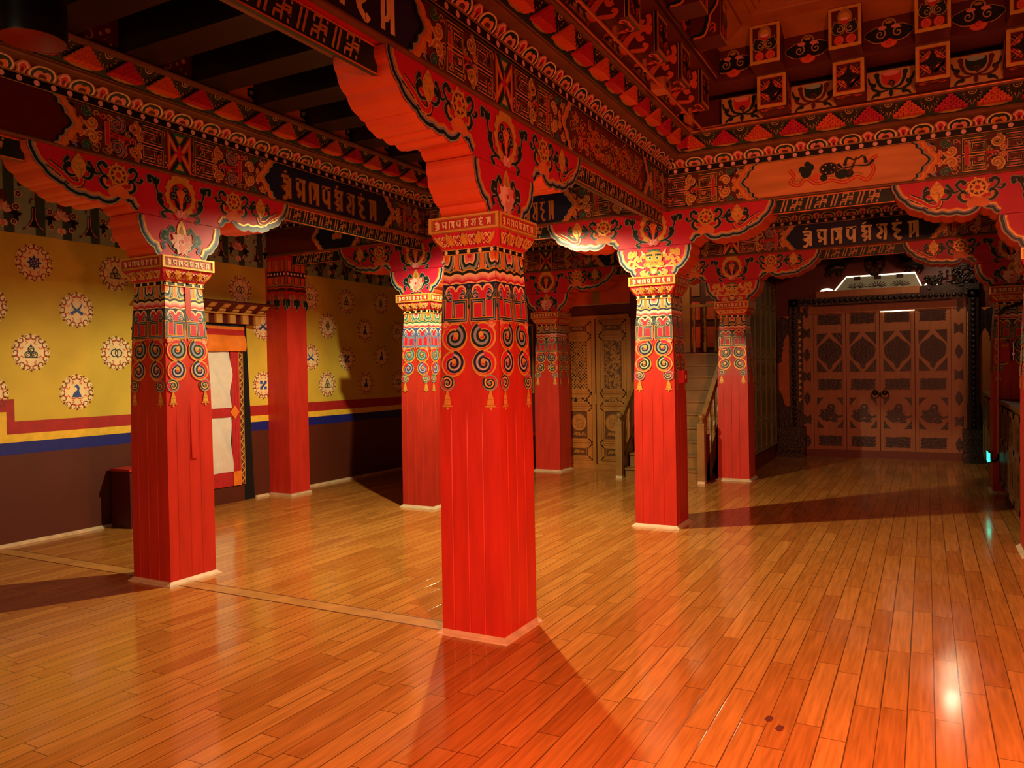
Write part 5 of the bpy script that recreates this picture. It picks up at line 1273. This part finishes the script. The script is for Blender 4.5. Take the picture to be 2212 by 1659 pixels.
b = MB(); P = []; stroke(P, [(.66, 0), (.48, .215), (-.51, .215), (-.6, 0)], .022, 'transom_glow', 1); b.pat(P, lambda u, v, l: (-.012-l*.001, u, v)); b.build('lit_rim', t2)
b = MB(); P = []
for c in (.32, .02, -.3):
    for q in range(9): a = .25+q*(PI-.5)/8; stroke(P, [(c+.03*cos(a), .02+.02*sin(a)), (c+.15*cos(a), .02+.1*sin(a))], .012, 'black', 1)
    rect(P, c-.05, .15, c+.05, .21, 'black', 2)
b.pat(P, lambda u, v, l: (-.018-l*.001, u, v)); b.build('fan_tracery', t2)
for s, c in ((1, .78), (-1, -.74)):
    b = MB(); P = []
    for r in (.1, .07): stroke(P, arc((c, -.02), r, .1, PI-.1, 12, .6), .022, 'transom_glow', 1)
    b.pat(P, lambda u, v, l: (-.03-l*.001, u, v)); b.build('scroll_fringe', t2)
# crest carvings
t3 = thing('carved_crest', 'black carved crest of scrolls on top of the entrance door frame at its right', 'carving', (EX-.12, -2.62, 2.66))
b = MB(); r = random.Random(4)
for q in range(34): y, z = r.uniform(-.32, .36), r.uniform(.02, .34); z *= 1-.5*max(0, y/.36); b.tube([(r.uniform(-.02, .02), y+.05*cos(a), z+.05*sin(a)) for a in [q+.5*i for i in range(9)]], .018, 'dark_carving', 6)
b.box(-.02, .1, -.36, .42, -.04, .06, 'dark_carving'); b.build('scrolls', t3)
for nm, y, s in (('deer_ornament', -.95, 1), ('wheel_ornament', -1.55, 0), ('deer_ornament', -2.1, -1)):
    b = MB()
    if s == 0:
        for q in range(8): a = q*PI/4; b.tube([(0, 0, .16), (0, .13*cos(a), .16+.17*sin(a))], .014, 'dark_carving', 6)
        b.tube([(0, .13*cos(a), .16+.17*sin(a)) for a in [2*PI*i/20 for i in range(21)]], .024, 'dark_carving', 6); b.ball((0, 0, .16), .04, 'dark_carving', 8)
    else:
        b.tube([(0, s*-.16, .14), (0, s*-.05, .16), (0, s*.06, .13), (0, s*.13, .1)], lambda q: .05+.03*sin(PI*q), 'dark_carving', 10)
        b.tube([(0, s*-.14, .15), (0, s*-.18, .22), (0, s*-.2, .26)], .03, 'dark_carving', 8); b.ball((0, s*-.225, .26), .035, 'dark_carving', 8)
        for q in (-.12, -.06, .05, .11): b.tube([(0, s*q, .12), (0, s*(q+.03), .04), (0, s*q, 0)], .018, 'dark_carving', 6)
    o = b.build(nm, None, (EX-.05, y, 2.96)); tag(o, 'dark carved deer above the lit transom, the %s one' % ('left' if s > 0 else 'right') if s else 'dark carved wheel standing above the middle of the transom', 'carving')
# flanking carved pilasters
for s, y, nm in ((1, -.21, 'left'), (-1, -3.05, 'right')):
    t = thing('carved_pilaster', 'dark carved pilaster with openwork and lotus plinth at the %s of the entrance door' % nm, 'pilaster', (EX-.05, y, 0))
    b = MB(); w = .28
    for d_, z0, z1 in ((.28, 0, .16), (.2, .16, .26), (.16, .26, .36), (.22, .36, .5)): b.box(-d_, .0, -w if s > 0 else -.2, w*.55 if s > 0 else .3, z0, z1, 'dark_carving')
    for q in range(5):
        yy = -w+.05+q*.09; b.tube([(-.29, yy+.035*cos(a), .07+.05*sin(a)) for a in [PI*i/8 for i in range(9)]], .012, 'bronze', 6)
    b.build('plinth', t)
    b = MB(); b.box(-.03, .02, -.15, .15, .5, 2.35, 'lantern_wood'); b.build('back_panel', t)
    b = MB(); P = []
    for d in (-1, 1):
        for q in range(9): z = 2.28-q*.085; x = d*(.03+.011*q); stroke(P, spiral_pts((x+d*.02, z), .045, .008, PI/2, d*1.2, n=14), .016, 'dark_carving', 2+q % 3)
        poly(P, smooth([(0, 2.3), (d*.15, 2.3), (d*.15, 1.6), (d*.1, 1.66), (d*.07, 1.9), (0, 2.05)]), 'dark_carving', 1)
    poly(P, smooth([(-.15, .5), (-.15, 1.05), (-.1, .98), (-.06, .86), (.04, .84), (.09, 1.0), (.15, 1.08), (.15, .5)]), 'dark_carving', 1)
    for q in range(8): stroke(P, spiral_pts((-.1+.028*q, .6+.05*(q % 3)), .05, .01, q, 1.1, n=14), .014, 'dark_carving', 3)
    b.pat(P, lambda u, v, l: (-.032-l*.005, u, v)); b.build('openwork', t)
    b = MB(); b.box(-.06, 0, s*-.2-.04, s*-.2+.04, .5, 2.4, 'dark_carving')
    P = []
    for q in range(14): poly(P, [(s*-.2+.03, .9+q*.1), (s*-.2-.03, .95+q*.1), (s*-.2+.03, 1.0+q*.1)], 'tan', 1)
    b.pat(P, lambda u, v, l: (-.061-l*.002, u, v)); b.build('edge_strip', t)

# ------------------------------------------------------------------ right side
def cabinet(label, x0, x1, m):
    t = thing('carved_cabinet', label, 'cabinet', ((x0+x1)/2, -3.22, 0)); w = (x1-x0)/2
    b = MB(); b.box(-w, w, -.2, .2, .1, 1.05, m); b.build('carcass', t)
    b = MB(); b.box(-w-.02, w+.02, -.2, .235, 1.05, 1.09, m); b.build('top', t)
    b = MB(); b.box(-w+.03, w-.03, -.18, .17, 0, .1, 'brown'); b.build('plinth', t)
    n_ = max(2, int((x1-x0)/.55)); dw = (x1-x0)/n_
    for k in range(n_):
        xa = -w+k*dw+.02; xb = xa+dw-.04; b = MB(); b.box(xa, xb, .2, .218, .14, 1.02, m)
        for e in (xa, xb-.045): b.box(e, e+.045, .218, .232, .14, 1.02, m)
        for z in (.14, .62, .97): b.box(xa, xb, .218, .232, z, z+.05, m)
        P = []; Q = []; carve(Q, dw*.6, .25, k); P += [(a, m, c) for a, m_, c in tf(Q, 0, .8)]; Q = []; carve(Q, dw*.6, .3, k+3); P += [(a, m, c) for a, m_, c in tf(Q, 0, .4)]
        b.pat(P, lambda u, v, l: ((xa+xb)/2-u, .219+l*.002, v)); b.build('door', t)
cabinet('carved wooden counter cabinet along the right wall between the two right columns', 3.62, 6.46, 'carved_dark')
cabinet('olive carved cabinet beyond the far right column, beside the entrance', 6.98, 9.3, 'screen_wood')
pipe('black cable looping over the capital of the far right column', [(6.5, -3.22, 2.5), (6.49, -3.3, 2.44), (6.48, -3.31, 2.25), (6.48, -3.2, 2.16), (6.48, -3.06, 2.12), (6.5, -3.0, 2.05)], .018, 'metal_black', 'cable', 'cable')
pipe('thin copper pipe running down the far right column', [(6.51, -3.0, 2.1), (6.505, -2.99, 1.2), (6.5, -2.985, .45)], .011, 'copper_pipe')
pipe('short black cable bend between the copper pipe and the exit sign', [(6.5, -2.985, .46), (6.485, -2.985, .41), (6.48, -2.95, .38), (6.47, -2.91, .385)], .014, 'metal_black', 'cable', 'cable')
t = thing('exit_sign', 'small glowing green exit sign low on the side of the far right column', 'sign', (6.6, -2.9, .42))
b = MB(); b.box(-.12, .12, -.012, .012, -.065, .065, 'metal_black'); b.build('case', t)
b = MB(); b.box(-.11, .11, .012, .016, -.055, .055, 'exit_green'); b.box(-.1215, -.1205, -.005, .012, -.05, .05, 'exit_green'); b.build('lit_face', t)
b = MB(); P = []; disc(P, (-.03, .03), .012, 'white', 1, 1, 10); stroke(P, [(-.03, .02), (-.035, -.01), (-.06, -.035)], .013, 'white', 1); stroke(P, [(-.035, -.01), (-.01, -.02), (-.015, -.045)], .012, 'white', 1); stroke(P, [(-.055, .0), (-.03, .015), (-.005, .0)], .009, 'white', 1); rect(P, .02, -.045, .07, .045, 'white', 1)
b.pat(P, lambda u, v, l: (u, .0165+l*.0005, v)); b.build('running_figure', t)
t = thing('alarm_box', 'red call box on the far right column beside the copper pipe', 'box', (6.49, -3.06, 1.62))
b = MB(); b.box(-.04, .0, -.045, .045, -.11, .11, 'plate_red'); b.build('case', t)
b = MB(); P = []; script(P, -.03, .03, .06, .09, 'gold', 1, None, [0, 3, 5]); b.pat(P, lambda u, v, l: (-.041-l*.001, -u, v)); b.build('lettering', t)
b = MB(); b.tube([(-.02, -.075, .11), (-.02, -.077, -.09)], .007, 'chrome'); b.box(-.03, -.01, -.09, -.065, -.03, -.005, 'chrome'); b.build('rod', t)
t = thing('alarm_box', 'small red switch box on the right side of the lion mask column', 'box', (SX+.03, -.195, 1.42))
b = MB(); b.box(-.06, .06, -.045, .0, -.06, .06, 'plate_red'); b.build('case', t)
b = MB(); b.box(-.02, .02, -.05, -.045, -.02, .02, 'tan'); b.build('button', t)
for k, (x, y) in enumerate(((-.6, -1.72), (-.53, -1.665))):
    b = MB(); b.prism([(-.03, 0), (-.01, .016), (.03, .008), (.02, -.014), (-.012, -.012)], lambda u, v, d: (x+u, y+v, d), .0005, .004, 'brown'); tag(b.build('paint_flake'), 'dark curled flake lying on the orange floor, the %s of the pair' % ('nearer' if k == 0 else 'farther'), 'flake', 'flakes on the floor')

# ------------------------------------------------------------------ light
def spot(name, loc, energy, col, size=148, blend=.3, r=.04, rot=(0, 0, 0)):
    l = bpy.data.lights.new(name, 'SPOT'); l.energy = energy; l.color = col; l.spot_size = math.radians(size); l.spot_blend = blend; l.shadow_soft_size = r
    o = bpy.data.objects.new(name, l); COL.objects.link(o); o.location = loc; o.rotation_euler = rot; return o
def point(name, loc, energy, col, r=.1):
    l = bpy.data.lights.new(name, 'POINT'); l.energy = energy; l.color = col; l.shadow_soft_size = r
    o = bpy.data.objects.new(name, l); COL.objects.link(o); o.location = loc; return o
can('black can downlight hanging in the middle of the left bay, lit', 2.0, 1.35, 'bulb')
spot('lamp_warm', (2.0, 1.35, 3.09), 590, (1, .82, .46), 166, .25, .035)
spot('lamp_red', (-3.2, -3.1, 1.9), 1430, (1, .25, .11), 138, 1, .1, Vector((3.6, 1.3, -2.9)).to_track_quat('-Z', 'Y').to_euler())
point('fill_camera_side', (-5.4, .9, 2.3), 90, (1, .74, .45), .9)  # unseen fill, added behind the camera for neutral light on the columns
spot('lamp_passage', (9.0, -2.56, 3.3), 30, (1, .8, .48), 165, .4, .05)
point('light_stairs', (7.9, 1.2, 3.4), 30, (1, .6, .25), .5)  # unseen light over the stairwell, kept soft to leave no floor highlight
w = bpy.data.worlds.new('world'); SC.world = w; w.use_nodes = True
w.node_tree.nodes['Background'].inputs[0].default_value = (.5, .22, .1, 1); w.node_tree.nodes['Background'].inputs[1].default_value = .02

# ------------------------------------------------------------------ camera
cam = bpy.data.cameras.new('camera'); co = bpy.data.objects.new('camera', cam); COL.objects.link(co)
yaw, pitch, roll, f = .4907, -.0160, -.0175, 1675.9
d = Vector((cos(yaw)*cos(pitch), sin(yaw)*cos(pitch), sin(pitch))); r = Vector((sin(yaw), -cos(yaw), 0)); u = r.cross(d)
r2 = cos(roll)*r+sin(roll)*u; u2 = -sin(roll)*r+cos(roll)*u
M = Matrix((r2, u2, -d)).transposed().to_4x4(); M.translation = Vector((-3.928, -2.268, 1.5)); co.matrix_world = M
cam.sensor_fit = 'HORIZONTAL'; cam.sensor_width = 36; cam.lens = f/2212*36; cam.clip_start = .02; cam.clip_end = 60
SC.camera = co
vs = SC.view_settings; vs.view_transform = 'Standard'; vs.look = 'None'; vs.gamma = 1; vs.use_curve_mapping = False; vs.exposure = 0
SC.cycles.max_bounces = 5; SC.cycles.diffuse_bounces = 3; SC.cycles.glossy_bounces = 2; SC.cycles.sample_clamp_indirect = 4
for nm in ('transom_glass', 'transom_glow', 'slit_glow', 'bulb'):
    MATS[nm].cycles.emission_sampling = 'NONE'             # faint glows: found by bounces, not sampled as lamps
